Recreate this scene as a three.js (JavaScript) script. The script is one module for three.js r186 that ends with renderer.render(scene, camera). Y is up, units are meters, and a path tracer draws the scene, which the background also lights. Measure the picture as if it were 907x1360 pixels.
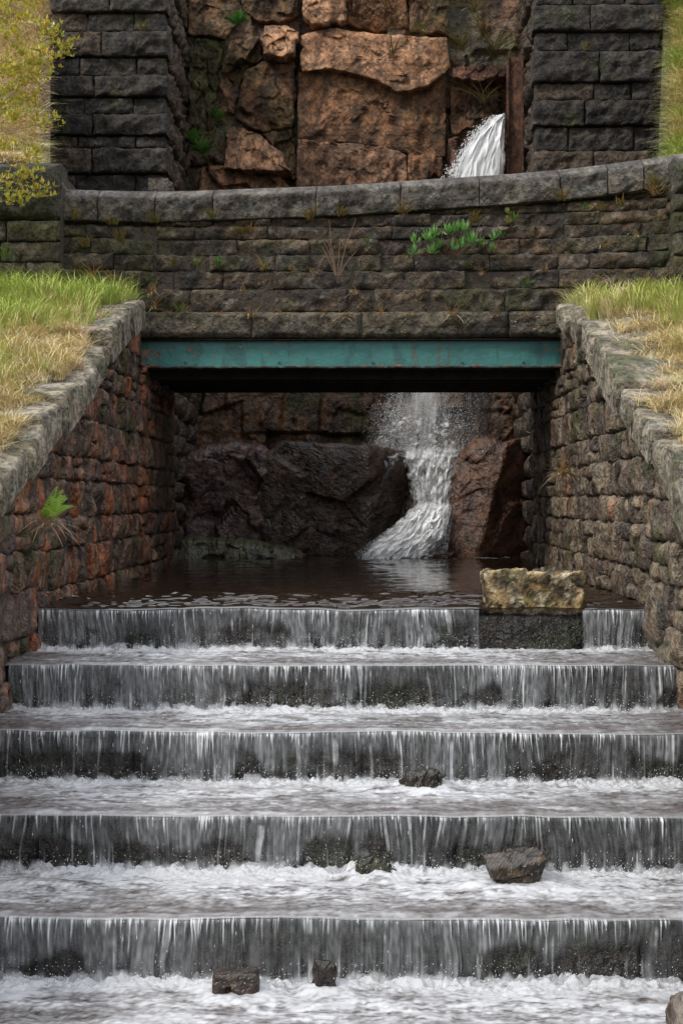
import * as THREE from 'three';
import { mergeGeometries } from 'three/addons/utils/BufferGeometryUtils.js';

// ---------------------------------------------------------------- camera, sky, sun, exposure
const F = 2240, PW = 907, PH = 1360;              // focal length in photograph pixels
const CX = 0.2, CY = 0.88, CZ = 14;               // camera position; lip of the top step is at y = 0, z = 0
const VX = 489, VY = 665;                         // where the channel's axis vanishes
const scene = new THREE.Scene();
const camera = new THREE.PerspectiveCamera(2 * Math.atan(PH / 2 / F) * 180 / Math.PI, PW / PH, 0.1, 900);
camera.position.set(CX, CY, CZ);
camera.rotation.order = 'YXZ';
camera.rotation.y = Math.atan((VX - PW / 2) / F);
camera.rotation.x = -Math.atan((PH / 2 - VY) / F);

const SUN = new THREE.Vector3(-0.6, 0.72, 0.34).normalize();
{ // bright, thinly overcast sky: air and cloud only
  const W = 256, H = 128, d = new Float32Array(W * H * 4);
  for (let j = 0; j < H; j++) for (let i = 0; i < W; i++) {
    const phi = (i + 0.5) / W * 2 * Math.PI - Math.PI, th = ((j + 0.5) / H - 0.5) * Math.PI;
    const dir = new THREE.Vector3(Math.cos(th) * Math.sin(phi), Math.sin(th), -Math.cos(th) * Math.cos(phi));
    const up = Math.max(0, dir.y), g = Math.max(0, dir.dot(SUN));
    let L = 0.5 * (1 + 1.6 * up) / 1.6 + 0.55 * Math.pow(g, 6);
    const c = 0.5 + 0.5 * Math.sin(phi * 5 + Math.sin(th * 9) * 1.4) * Math.cos(th * 11 + Math.sin(phi * 3));
    L *= 0.88 + 0.24 * c;
    const k = (j * W + i) * 4;
    d[k] = L * 0.98; d[k + 1] = L * 1.0; d[k + 2] = L * 1.05; d[k + 3] = 1;
  }
  const t = new THREE.DataTexture(d, W, H, THREE.RGBAFormat, THREE.FloatType);
  t.mapping = THREE.EquirectangularReflectionMapping; t.magFilter = THREE.LinearFilter; t.minFilter = THREE.LinearFilter;
  t.wrapS = THREE.RepeatWrapping; t.needsUpdate = true;
  scene.background = t; scene.environment = t;
}
const sun = new THREE.DirectionalLight(new THREE.Color(1, 0.95, 0.87), 1.25);
sun.position.copy(SUN).multiplyScalar(60); sun.target.position.set(0, 0, -6);
sun.castShadow = true; sun.shadow.radius = 22; sun.shadow.mapSize.set(2048, 2048);
Object.assign(sun.shadow.camera, { left: -25, right: 25, top: 25, bottom: -25, near: 1, far: 140 });
scene.add(sun, sun.target);

const renderer = new THREE.WebGLRenderer({ antialias: true });
renderer.setSize(682, 1024);
renderer.toneMapping = THREE.LinearToneMapping;
renderer.toneMappingExposure = 2.0;
renderer.shadowMap.enabled = true;

// ---------------------------------------------------------------- helpers
let seed = 12345;
const rnd = () => { seed = (seed * 1664525 + 1013904223) >>> 0; return seed / 4294967296; };
const rr = (a, b) => a + (b - a) * rnd();
const pick = a => a[Math.floor(rnd() * a.length)];
const clamp = (x, a = 0, b = 1) => x < a ? a : x > b ? b : x;
const lerp = (a, b, t) => a + (b - a) * t;
const sstep = (a, b, x) => { const t = clamp((x - a) / (b - a)); return t * t * (3 - 2 * t); };
function hash(x, y, z) {
  let h = Math.imul(x, 374761393) ^ Math.imul(y, 668265263) ^ Math.imul(z, 2147483647 - 1274126177);
  h = Math.imul(h ^ (h >>> 13), 1274126177); h ^= h >>> 16;
  h = Math.imul(h, 2246822519); h ^= h >>> 13;
  return (h >>> 0) / 4294967296;
}
function noise(x, y = 0, z = 0) { // value noise, 0..1
  const X = Math.floor(x), Y = Math.floor(y), Z = Math.floor(z);
  let u = x - X, v = y - Y, w = z - Z;
  u = u * u * (3 - 2 * u); v = v * v * (3 - 2 * v); w = w * w * (3 - 2 * w);
  const a = lerp(hash(X, Y, Z), hash(X + 1, Y, Z), u), b = lerp(hash(X, Y + 1, Z), hash(X + 1, Y + 1, Z), u);
  const c = lerp(hash(X, Y, Z + 1), hash(X + 1, Y, Z + 1), u), e = lerp(hash(X, Y + 1, Z + 1), hash(X + 1, Y + 1, Z + 1), u);
  return lerp(lerp(a, b, v), lerp(c, e, v), w);
}
function fbm(x, y, z, o = 4) { let s = 0, a = 0.5, n = 0; for (let i = 0; i < o; i++) { s += a * noise(x, y, z); n += a; a *= 0.5; x = x * 2.03 + 17.1; y = y * 2.03 + 5.3; z = z * 2.03 + 9.7; } return s / n; }
function ridged(x, y, z, o = 3) { let s = 0, a = 0.5, n = 0; for (let i = 0; i < o; i++) { s += a * (1 - Math.abs(2 * noise(x, y, z) - 1)); n += a; a *= 0.5; x = x * 2.1 + 3.1; y = y * 2.1 + 8.3; z = z * 2.1 + 1.7; } return s / n; }
function facet(x, y, id, f) { // broken rock: flat, tilted planes meeting at edges, about -0.5..0.5
  x *= f; y *= f; const X = Math.floor(x), Y = Math.floor(y), I = Math.floor(id * 13); let bd = 9, bx = 0, by = 0, bX = 0, bY = 0;
  for (let j = -1; j <= 1; j++) for (let i = -1; i <= 1; i++) { const cx = X + i + hash(X + i, Y + j, I), cy = Y + j + hash(X + i, Y + j, I + 1), d = (cx - x) ** 2 + (cy - y) ** 2; if (d < bd) { bd = d; bx = x - cx; by = y - cy; bX = X + i; bY = Y + j; } }
  return (hash(bX, bY, I + 2) - 0.5) * 0.6 + bx * (hash(bX, bY, I + 3) - 0.5) * 0.9 + by * (hash(bX, bY, I + 4) - 0.5) * 0.9;
}
const mix3 = (a, b, t) => [lerp(a[0], b[0], t), lerp(a[1], b[1], t), lerp(a[2], b[2], t)];
const atPx = (px, py, z) => { const s = F / (CZ - z); return [CX + (px - VX) / s, CY + (VY - py) / s, z]; };
const taken = {};
const numbered = n => { const k = taken[n] = (taken[n] ?? -1) + 1; return k ? `${n}_${String(k).padStart(3, '0')}` : n; };
function shade(o) { o.traverse(m => { if (m.isMesh) { m.castShadow = true; m.receiveShadow = true; } }); return o; }
function thing(name, label, category, pos = [0, 0, 0], group) {
  const o = new THREE.Group(); o.name = numbered(name); o.position.set(...pos);
  o.userData = { label, category }; if (group) o.userData.group = group;
  scene.add(o); return o;
}
function structure(name, label, pos = [0, 0, 0]) {
  const o = new THREE.Group(); o.name = numbered(name); o.position.set(...pos);
  o.userData = { kind: 'structure' }; if (label) o.userData.label = label;
  scene.add(o); return o;
}
// a mesh whose geometry is in world coordinates, put under parent with its own pivot at its centre
function put(name, geo, mat, parent, kind) {
  geo.computeBoundingBox();
  const c = geo.boundingBox.getCenter(new THREE.Vector3());
  geo.translate(-c.x, -c.y, -c.z);
  const m = new THREE.Mesh(geo, mat); m.name = name;
  m.position.copy(c); if (parent !== scene) m.position.sub(parent.position);
  if (kind) m.userData.kind = kind;
  parent.add(m); return m;
}
function solo(name, geo, mat, label, category, group) {
  const m = put(numbered(name), geo, mat, scene); m.userData = { label, category }; if (group) m.userData.group = group; return m;
}
function geoFrom(pos, idx, col, uv, comps = 3) {
  const g = new THREE.BufferGeometry();
  g.setAttribute('position', new THREE.Float32BufferAttribute(pos, 3));
  if (col) g.setAttribute('color', new THREE.Float32BufferAttribute(col, comps));
  if (uv) g.setAttribute('uv', new THREE.Float32BufferAttribute(uv, 2));
  g.setIndex(idx); g.computeVertexNormals(); return g;
}
function grid(nx, ny, fn, comps = 3) { // fn(i/nx, j/ny) -> {p, c, uv}
  const pos = [], col = [], uv = [], idx = [];
  for (let j = 0; j <= ny; j++) for (let i = 0; i <= nx; i++) {
    const r = fn(i / nx, j / ny); pos.push(...r.p); col.push(...r.c); uv.push(...(r.uv || [r.p[0], r.p[2]]));
  }
  for (let j = 0; j < ny; j++) for (let i = 0; i < nx; i++) { const a = j * (nx + 1) + i, b = a + 1, c = a + nx + 1, d = c + 1; idx.push(a, b, d, a, d, c); }
  return geoFrom(pos, idx, col, uv, comps);
}

// ---------------------------------------------------------------- textures and materials
function tileNoise(N, base, oct, s) {
  const out = new Float32Array(N * N); let amp = 1, tot = 0, f = base;
  for (let o = 0; o < oct; o++) {
    for (let j = 0; j < N; j++) for (let i = 0; i < N; i++) {
      const x = i / N * f, y = j / N * f, X = Math.floor(x), Y = Math.floor(y); let u = x - X, v = y - Y; u = u * u * (3 - 2 * u); v = v * v * (3 - 2 * v);
      const h = (a, b) => hash(((a % f) + f) % f, ((b % f) + f) % f, s + o * 31);
      out[j * N + i] += amp * lerp(lerp(h(X, Y), h(X + 1, Y), u), lerp(h(X, Y + 1), h(X + 1, Y + 1), u), v);
    }
    tot += amp; amp *= 0.62; f *= 2;
  }
  for (let k = 0; k < out.length; k++) out[k] /= tot;
  return out;
}
function texFrom(N, fn, srgb) {
  const d = new Uint8Array(N * N * 4);
  for (let k = 0; k < N * N; k++) { const c = fn(k); d[4 * k] = clamp(c[0]) * 255; d[4 * k + 1] = clamp(c[1]) * 255; d[4 * k + 2] = clamp(c[2]) * 255; d[4 * k + 3] = 255; }
  const t = new THREE.DataTexture(d, N, N); t.wrapS = t.wrapT = THREE.RepeatWrapping; t.magFilter = THREE.LinearFilter; t.minFilter = THREE.LinearFilter;
  if (srgb) t.colorSpace = THREE.SRGBColorSpace; t.needsUpdate = true; return t;
}
const TN = 512, n1 = tileNoise(TN, 8, 6, 1), n2 = tileNoise(TN, 24, 5, 2), n3 = tileNoise(TN, 5, 6, 3);
const grain = texFrom(TN, k => { const v = 0.78 + 0.75 * (n1[k] - 0.5) + 0.9 * (n2[k] - 0.5); const w = 0.1 * (n3[k] - 0.5); return [v + w, v, v - w]; }, true);
const pits = texFrom(TN, k => { const v = clamp(0.5 + 1.3 * (n1[k] - 0.5) + 0.9 * (n2[k] - 0.5)) - Math.max(0, n2[k] - 0.62) * 2; return [v, v, v]; });
const M = {};
M.stone = new THREE.MeshStandardMaterial({ name: 'stone', vertexColors: true, map: grain, bumpMap: pits, bumpScale: 0.03, roughness: 0.88 });
M.damp = new THREE.MeshStandardMaterial({ name: 'damp stone', vertexColors: true, map: grain, bumpMap: pits, bumpScale: 0.03, roughness: 0.5 });
M.wet = new THREE.MeshStandardMaterial({ name: 'wet stone', vertexColors: true, map: grain, bumpMap: pits, bumpScale: 0.05, roughness: 0.3 });
M.slick = new THREE.MeshPhysicalMaterial({ name: 'slick rock', vertexColors: true, map: grain, bumpMap: pits, bumpScale: 0.03, roughness: 0.36, specularIntensity: 0.6 });
M.soaked = new THREE.MeshStandardMaterial({ name: 'soaked rock', vertexColors: true, map: grain, bumpMap: pits, bumpScale: 0.02, roughness: 0.2 });
M.mortar = new THREE.MeshStandardMaterial({ name: 'mortar', color: new THREE.Color(0.06, 0.048, 0.036), bumpMap: pits, bumpScale: 0.03, roughness: 0.95 });
M.paint = new THREE.MeshStandardMaterial({ name: 'teal paint', vertexColors: true, bumpMap: pits, bumpScale: 0.006, roughness: 0.5 });
M.rust = new THREE.MeshStandardMaterial({ name: 'rusty steel', vertexColors: true, map: grain, bumpMap: pits, bumpScale: 0.01, roughness: 0.85 });
M.soil = new THREE.MeshStandardMaterial({ name: 'soil', vertexColors: true, map: grain, bumpMap: pits, bumpScale: 0.06, roughness: 1 });
M.water = new THREE.MeshPhysicalMaterial({ name: 'peaty water', vertexColors: true, roughness: 0.06, ior: 1.33 });
M.foam = new THREE.MeshPhysicalMaterial({ name: 'broken water', vertexColors: true, roughness: 0.22, ior: 1.33 });
M.sheet = new THREE.MeshPhysicalMaterial({ name: 'falling water', vertexColors: true, transparent: true, roughness: 0.18, ior: 1.33, side: THREE.DoubleSide });
M.mist = new THREE.MeshPhysicalMaterial({ name: 'white water', vertexColors: true, transparent: true, roughness: 0.9, specularIntensity: 0.2, side: THREE.DoubleSide });
M.drop = new THREE.MeshPhysicalMaterial({ name: 'spray', color: new THREE.Color(0.85, 0.87, 0.88), roughness: 0.25, ior: 1.33 });
M.blade = new THREE.MeshStandardMaterial({ name: 'grass', color: 0xffffff, roughness: 0.8, side: THREE.DoubleSide });
M.leaf = new THREE.MeshPhysicalMaterial({ name: 'leaf', vertexColors: true, roughness: 0.75, side: THREE.DoubleSide, transmission: 0.35, thickness: 0 });
M.bark = new THREE.MeshStandardMaterial({ name: 'bark', vertexColors: true, roughness: 0.9 });

// ---------------------------------------------------------------- one dressed stone
// u to the right, v up, w out of the wall. map(u,v,w) -> world; col(p, id, u, v) -> linear rgb
function stoneGeo(u0, u1, v0, v1, d, map, col, o = {}) {
  const w = u1 - u0, h = v1 - v0, cell = o.cell ?? 0.045, r = Math.min(o.r ?? 0.02, w * 0.25, h * 0.25);
  const nx = Math.max(2, Math.round((w - 2 * r) / cell)), ny = Math.max(2, Math.round((h - 2 * r) / cell));
  const id = o.id ?? rnd() * 1000, amp = o.amp ?? 0.02, bulge = o.bulge ?? 0.02, out = o.out ?? 0, jag = o.jag ?? 0.008;
  const ax = (n, a, b) => { const A = [[a, -d], [a, -d * 0.5], [a, -r]]; for (let i = 0; i <= n; i++) A.push([lerp(a + r, b - r, i / n), 0]); A.push([b, -r], [b, -d * 0.5], [b, -d]); return A; };
  const U = ax(nx, u0, u1), V = ax(ny, v0, v1), pos = [], cl = [], uv = [], idx = [];
  const tu = rr(-1, 1) * (o.tilt ?? 0.02), tv = rr(-1, 1) * (o.tilt ?? 0.02), uo = rnd() * 7, vo = rnd() * 7, fr = o.freq ?? 5;
  for (const [v, pv] of V) for (const [u, pu] of U) {
    let dep = Math.min(pu, pv);
    const fu = clamp((u - u0) / w) * 2 - 1, fv = clamp((v - v0) / h) * 2 - 1;
    let uu = u, vv = v;
    const front = dep > -d + 1e-6;
    if (front) {
      const b = (1 - fu * fu) * (1 - fv * fv);
      const rough = facet(u + id, v * 1.4, id, fr) * 1.1 + facet(u + id, v * 1.3, id + 7, fr * 2.7) * 0.45 + (fbm(u * fr * 2 + id, v * fr * 2, 2.2, 3) - 0.5) * 0.9;
      dep += out + bulge * Math.pow(b, 0.6) + amp * rough * (0.35 + 0.65 * Math.min(1, b * 3)) + tu * fu * w + tv * fv * h;
      uu += (fbm(v * 11 + id, u * 3, 4, 2) - 0.5) * 2 * jag * Math.abs(fu) ** 3;
      vv += (fbm(u * 11 + id, v * 3, 8, 2) - 0.5) * 2 * jag * Math.abs(fv) ** 3;
      if (o.shape) [uu, vv, dep] = o.shape(uu, vv, dep, fu, fv);
    }
    if (o.top) vv = Math.min(vv, o.top(uu));
    if (o.left !== undefined) uu = Math.max(uu, o.left);
    const p = map(uu, vv, dep);
    pos.push(p[0], p[1], p[2]); cl.push(...col(p, id, fu, fv)); uv.push((u + (fu > 0 ? -pu : pu)) * 1.3 + uo, (v + (fv > 0 ? -pv : pv)) * 1.3 + vo);
  }
  const n = U.length;
  for (let j = 0; j < V.length - 1; j++) for (let i = 0; i < n - 1; i++) { const a = j * n + i, b = a + 1, c = a + n, e = c + 1; idx.push(a, b, e, a, e, c); }
  return geoFrom(pos, idx, cl, uv);
}
// courses of stones between u0 and u1; heights given or random
function lay(parent, u0, u1, vs, widths, map, col, mat, o = {}) {
  let k = 0;
  for (let i = 0; i < vs.length - 1; i++) {
    let u = u0 - rr(0, widths[0]) * (o.flush ? 0 : 0.5);
    while (u < u1 - 0.03) {
      let w = rr(widths[0], widths[1]); if (u + w > u1 - widths[0] * 0.5) w = u1 - u;
      const a = Math.max(u, u0), b = u + w, g = o.gap ?? 0.012;
      const lim = o.top ? Math.max(o.top(a), o.top(b)) : 1e9, limLo = o.bottom ? Math.min(o.bottom(a), o.bottom(b)) : -1e9;
      if (vs[i] < lim - 0.05 && vs[i + 1] > limLo && b - a > 0.05) {
        const so = { ...o, out: (o.outs ? o.outs(i) : 0) + rr(-1, 1) * (o.uneven ?? 0.015) };
        if (o.split && rnd() < o.split && vs[i + 1] - vs[i] > 0.22) {
          const m = lerp(vs[i], vs[i + 1], rr(0.4, 0.6));
          put(o.name || 'stone', stoneGeo(a + g, b - g, vs[i] + g, m - g, o.depth ?? 0.2, map, col, so), mat, parent);
          put(o.name || 'stone', stoneGeo(a + g, b - g, m + g, vs[i + 1] - g, o.depth ?? 0.2, map, col, { ...so, out: so.out + rr(-0.015, 0.015) }), mat, parent);
        } else put(o.name || 'stone', stoneGeo(a + g, b - g, vs[i] + g, vs[i + 1] - g, o.depth ?? 0.2, map, col, so), mat, parent);
        k++;
      }
      u += w;
    }
  }
  return k;
}
const courses = (a, b, lo, hi) => { const v = [a]; while (v[v.length - 1] < b) v.push(v[v.length - 1] + rr(lo, hi)); return v; };
function boxGeo(x0, x1, y0, y1, z0, z1, col = [1, 1, 1]) {
  const g = new THREE.BoxGeometry(x1 - x0, y1 - y0, z1 - z0, Math.max(1, Math.round((x1 - x0) / 0.5)), Math.max(1, Math.round((y1 - y0) / 0.5)), Math.max(1, Math.round((z1 - z0) / 0.5)));
  g.translate((x0 + x1) / 2, (y0 + y1) / 2, (z0 + z1) / 2);
  const n = g.attributes.position.count, c = new Float32Array(n * 3), u = g.attributes.uv, P = g.attributes.position, N = g.attributes.normal;
  for (let i = 0; i < n; i++) {
    const f = typeof col === 'function' ? col([P.getX(i), P.getY(i), P.getZ(i)]) : col; c.set(f, i * 3);
    const ax = Math.abs(N.getX(i)), ay = Math.abs(N.getY(i));
    if (ax > 0.5) u.setXY(i, P.getZ(i), P.getY(i)); else if (ay > 0.5) u.setXY(i, P.getX(i), P.getZ(i)); else u.setXY(i, P.getX(i), P.getY(i));
  }
  g.setAttribute('color', new THREE.BufferAttribute(c, 3)); return g;
}

// ---------------------------------------------------------------- stone colours (matter: grit, soot, rust, lichen)
const C = { soot: [0.042, 0.034, 0.028], grey: [0.13, 0.106, 0.082], brown: [0.16, 0.105, 0.06], tan: [0.24, 0.185, 0.12], rust: [0.46, 0.14, 0.045], lichen: [0.3, 0.3, 0.26], moss: [0.075, 0.085, 0.022], purple: [0.085, 0.062, 0.06] };
const parapetCol = (p, id) => {
  let c = mix3(C.soot, C.grey, clamp(0.25 + 0.9 * hash(Math.floor(id * 10), 3, 1) * fbm(p[0] * 2, p[1] * 5, id) * 1.6));
  c = mix3(c, C.brown, 0.25 + 0.6 * sstep(0.4, 0.65, fbm(p[0] * 1.3 + 40, p[1] * 3, 5)));
  c = mix3(c, C.tan, 0.75 * sstep(0.6, 0.75, fbm(p[0] * 5 + id, p[1] * 9, 3)) + (hash(Math.floor(id * 10), 5, 1) < 0.12 ? 0.3 : 0));
  c = mix3(c, C.soot, 0.85 * sstep(0.44, 0.62, fbm(p[0] * 3.1, p[1] * 4.4 + 20, id * 0.1)));
  c = mix3(c, C.moss, 0.5 * sstep(0.55, 0.7, fbm(p[0] * 2.7 + 8, p[1] * 4, 17)));
  return mix3(c, C.lichen, 0.5 * sstep(0.66, 0.76, fbm(p[0] * 14, p[1] * 14, 9)));
};
const lintelCol = (p, id) => mix3(mix3([0.13, 0.115, 0.085], [0.2, 0.165, 0.11], fbm(p[0] * 2, p[1] * 6, id)), C.soot, 0.8 * sstep(0.5, 0.66, fbm(p[0] * 2.2, p[1] * 3, 7)));
const copeCol = (p, id) => mix3(mix3([0.165, 0.147, 0.122], [0.085, 0.07, 0.057], sstep(0.4, 0.62, fbm(p[0] * 3, p[1] * 6, id))), C.lichen, 0.35 * sstep(0.55, 0.75, fbm(p[0] * 9, p[1] * 9, p[2] * 9 + 3)));
const buttressCol = (p, id) => {
  const q = hash(Math.floor(id * 10), 2, 7);
  let c = mix3([0.032, 0.03, 0.029], [0.084, 0.076, 0.068], clamp(q * 0.8 + 0.7 * (fbm(p[0] * 3, p[1] * 5, p[2] * 3) - 0.4)));
  c = mix3(c, C.brown, q > 0.78 ? 0.55 : 0.1);
  c = mix3(c, C.tan, 0.55 * sstep(0.66, 0.76, fbm(p[0] * 6, p[1] * 10, id)));
  return mix3(c, C.moss, 0.5 * sstep(0.6, 0.75, fbm(p[0] * 2.3 + 9, p[1] * 2.3, p[2] * 2 + 3)));
};
const wingCol = rusty => (p, id) => {
  const q = hash(Math.floor(id * 10), 1, 3);
  let c = mix3(rusty ? [0.16, 0.112, 0.086] : [0.22, 0.165, 0.112], rusty ? [0.34, 0.195, 0.12] : [0.36, 0.28, 0.19], clamp(q * 0.9 + 0.8 * (fbm(p[2] * 4, p[1] * 3, id) - 0.45)));
  // iron-stained streaks that run down the face
  const st = fbm(p[2] * 9 + 3, p[1] * 1.1, 5 + p[0], 3);
  c = mix3(c, C.rust, (rusty ? 0.95 : 0.4) * sstep(rusty ? 0.44 : 0.56, rusty ? 0.6 : 0.7, st) * sstep(rusty ? 0.2 : 0.35, 0.5, fbm(p[2] * 0.9 + 7, p[1] * 0.8, 2)));
  c = mix3(c, C.soot, 0.8 * sstep(0.55, 0.7, fbm(p[2] * 8 + 30, p[1] * 1.6, 11)));
  c = mix3(c, C.purple, 0.5 * (hash(Math.floor(id * 10), 9, 3) > 0.6 ? 1 : 0));
  c = mix3(c, C.tan, 0.55 * sstep(0.62, 0.74, fbm(p[2] * 5, p[1] * 6, 21)));
  return mix3(c, C.moss, 0.8 * sstep(0.6, 0.74, fbm(p[2] * 2.1 + 5, p[1] * 2.4, 33)));
};
const slabCol = (p, id) => {
  let c = mix3([0.29, 0.24, 0.17], [0.48, 0.42, 0.32], clamp(fbm(p[0] * 3, p[2] * 3, id) * 1.3 - 0.15));
  c = mix3(c, [0.15, 0.12, 0.08], 0.6 * sstep(0.52, 0.68, fbm(p[0] * 2.1 + 11, p[2] * 2.4, p[1] * 3)));
  c = mix3(c, [0.46, 0.43, 0.36], 0.6 * sstep(0.6, 0.72, fbm(p[0] * 7, p[2] * 7, 4)));
  return mix3(c, C.moss, 0.75 * sstep(0.52, 0.7, fbm(p[0] * 4, p[2] * 2.6, p[1] * 5 + 13)));
};
const stepCol = (p, id) => mix3(mix3([0.03, 0.025, 0.022], [0.07, 0.055, 0.045], fbm(p[0] * 4, p[1] * 6, id)), [0.035, 0.042, 0.014], 0.9 * sstep(0.5, 0.66, fbm(p[0] * 2.3, p[1] * 3.5, p[2])));
const pitCol = (p, id) => mix3(mix3([0.09, 0.07, 0.056], [0.19, 0.14, 0.1], fbm(p[0] * 3, p[1] * 5, p[2] * 3 + id)), [0.24, 0.18, 0.12], 0.6 * sstep(0.6, 0.74, fbm(p[0] * 5, p[1] * 8, id + 3)));

// ---------------------------------------------------------------- dimensions
const HW = 2.53, RISE = 0.35, TREAD = 1.18, NSTEP = 9;
const ytop = z => 1.15 + 0.29 * (1.5 - Math.max(-6.15, z));      // top of the sloping copings
const SLOPE = Math.atan(0.29);
const ZW = -6.8;
const zwall = x => ZW + 0.075 * Math.max(0, Math.abs(x) - 1.6) ** 2;

// ---------------------------------------------------------------- ground and hillsides
{
  const g = grid(40, 40, (a, b) => { const x = lerp(-300, 300, a), z = lerp(300, -300, b); return { p: [x, -4.5, z], c: mix3([0.05, 0.07, 0.02], [0.12, 0.1, 0.05], noise(x * 0.05, z * 0.05)) }; });
  const m = put('ground', g, M.soil, scene); m.userData = { kind: 'structure', label: 'rough grass valley floor below the cascade' };
}
const hillInner = (sd, z) => sd * lerp(3.95, 4.98, clamp((-8 - z) / 5.5));
const hillY = (x, z, sd) => { const b = Math.max(0, -8 - z); return 5.12 + 0.62 * b + 0.05 * Math.max(0, Math.abs(x) - 4) + (fbm(x * 0.7, z * 0.7, sd * 3 + 9, 3) - 0.5) * 0.5; };
const hills = {};
for (const sd of [-1, 1]) {
  const g = grid(60, 90, (a, b) => {
    const z = lerp(-7.1, -45, b * b), xi = hillInner(sd, z), x = sd > 0 ? xi + a * a * 40 : xi - (1 - a) * (1 - a) * 40;
    const n = fbm(x * 1.2, z * 1.2, 3);
    return { p: [x, hillY(x, z, sd), z], c: sd < 0 ? mix3([0.2, 0.15, 0.085], [0.34, 0.27, 0.16], n) : mix3([0.07, 0.1, 0.022], [0.16, 0.17, 0.06], n) };
  });
  const s = structure('hillside', sd < 0 ? 'steep hillside of dry straw coloured grass behind the dark buttress' : 'steep green grass hillside beside the dark buttress');
  const sk = grid(60, 2, (a, b) => { const z = lerp(-7.1, -45, a), x = hillInner(sd, z); return { p: [x, sd > 0 ? lerp(hillY(x, z, sd), -1, b) : lerp(-1, hillY(x, z, sd), b), z], c: [0.05, 0.045, 0.035], uv: [z, b * 6] }; });
  put('slope', g, M.soil, s); put('cut_edge', sk, M.soil, s); hills[sd] = s;
}

// ---------------------------------------------------------------- dam buttresses behind (alternate proud and recessed courses)
function buttress(sd, label) {
  const t = thing('masonry_buttress', label, 'buttress', [sd * 4, 0, -13.5]);
  const Z = -13.5, px2Y = y => atPx(0, y, Z)[1];
  const xin = sd < 0 ? atPx(220, 0, Z)[0] : atPx(710, 0, Z)[0];
  const py = sd < 0 ? [330, 300, 277, 262, 231, 197, 180, 152, 129, 101, 76, 43, 17, -14, -36, -70, -92] : [330, 300, 275, 258, 236, 203, 170, 136, 112, 71, 45, 10, -15, -50, -75];
  const proud0 = sd < 0 ? 4 : 5; // index of a proud course: 231..197 on one, 203(..170 recessed) on the other
  const vs = py.map(px2Y);
  const proud = i => sd < 0 ? (i - proud0) % 2 === 0 : (i - 6) % 2 === 0;
  const xout = Y => sd * (4.9 + 0.05 * (9.1 - Y));
  // front: x runs right
  const map = (u, v, w) => [u, v, Z + w];
  for (let i = 0; i < vs.length - 1; i++) {
    const a = sd < 0 ? xout(vs[i]) : xin, b = sd < 0 ? xin : xout(vs[i]);
    const n = proud(i) ? pick([[0.45, 0.58], [0.38, 0.62], [0.5, 0.5]]) : pick([[0.3, 0.42, 0.28], [0.25, 0.5, 0.25], [0.45, 0.3, 0.25]]);
    let u = a;
    n.forEach((f, k) => {
      const w = (b - a) / n.reduce((x, y) => x + y, 0) * f, endA = k === 0, endB = k === n.length - 1, pr = proud(i) ? 0.05 : 0;
      put('stone', stoneGeo(u + 0.006 - (endA ? pr : 0), u + w - 0.006 + (endB ? pr : 0), vs[i] + 0.006, vs[i + 1] - 0.006, 0.35, map, buttressCol, { out: proud(i) ? 0.08 : rr(-0.015, 0.015), amp: 0.09, bulge: proud(i) ? 0.025 : 0.01, r: 0.022, jag: 0.024, cell: 0.045, freq: 3.5 }), M.stone, t);
      u += w;
    });
  }
  // flank that faces the rock cleft
  const sm = sd < 0 ? (u, v, w) => [xin - 0.03 + w, v, -u] : (u, v, w) => [xin + 0.03 - w, v, u];
  const u0 = sd < 0 ? 13.87 : -17.4, u1 = sd < 0 ? 17.4 : -13.87;
  lay(t, u0, u1, vs, [0.5, 1.1], sm, (p, id) => mix3(buttressCol(p, id), C.brown, 0.45), M.damp, { outs: i => proud(i) ? 0.04 : -0.02, amp: 0.1, bulge: 0.02, gap: 0.006, cell: 0.07, jag: 0.02, r: 0.04, uneven: 0.03, depth: 0.3 });
  const o = xout(6), c0 = Math.min(xin, o) + (sd > 0 ? 0.14 : 0.12), c1 = Math.max(xin, o) - 0.12;
  put('core', boxGeo(c0, c1, -1, vs[vs.length - 1] - 0.05, -17.6, Z - 0.1, [0.04, 0.036, 0.032]), M.stone, t);
  return t;
}
buttress(-1, 'dark stepped masonry buttress rising beside the leafy sapling');
buttress(1, 'dark stepped masonry buttress rising beside the rusty sluice plate');

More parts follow.
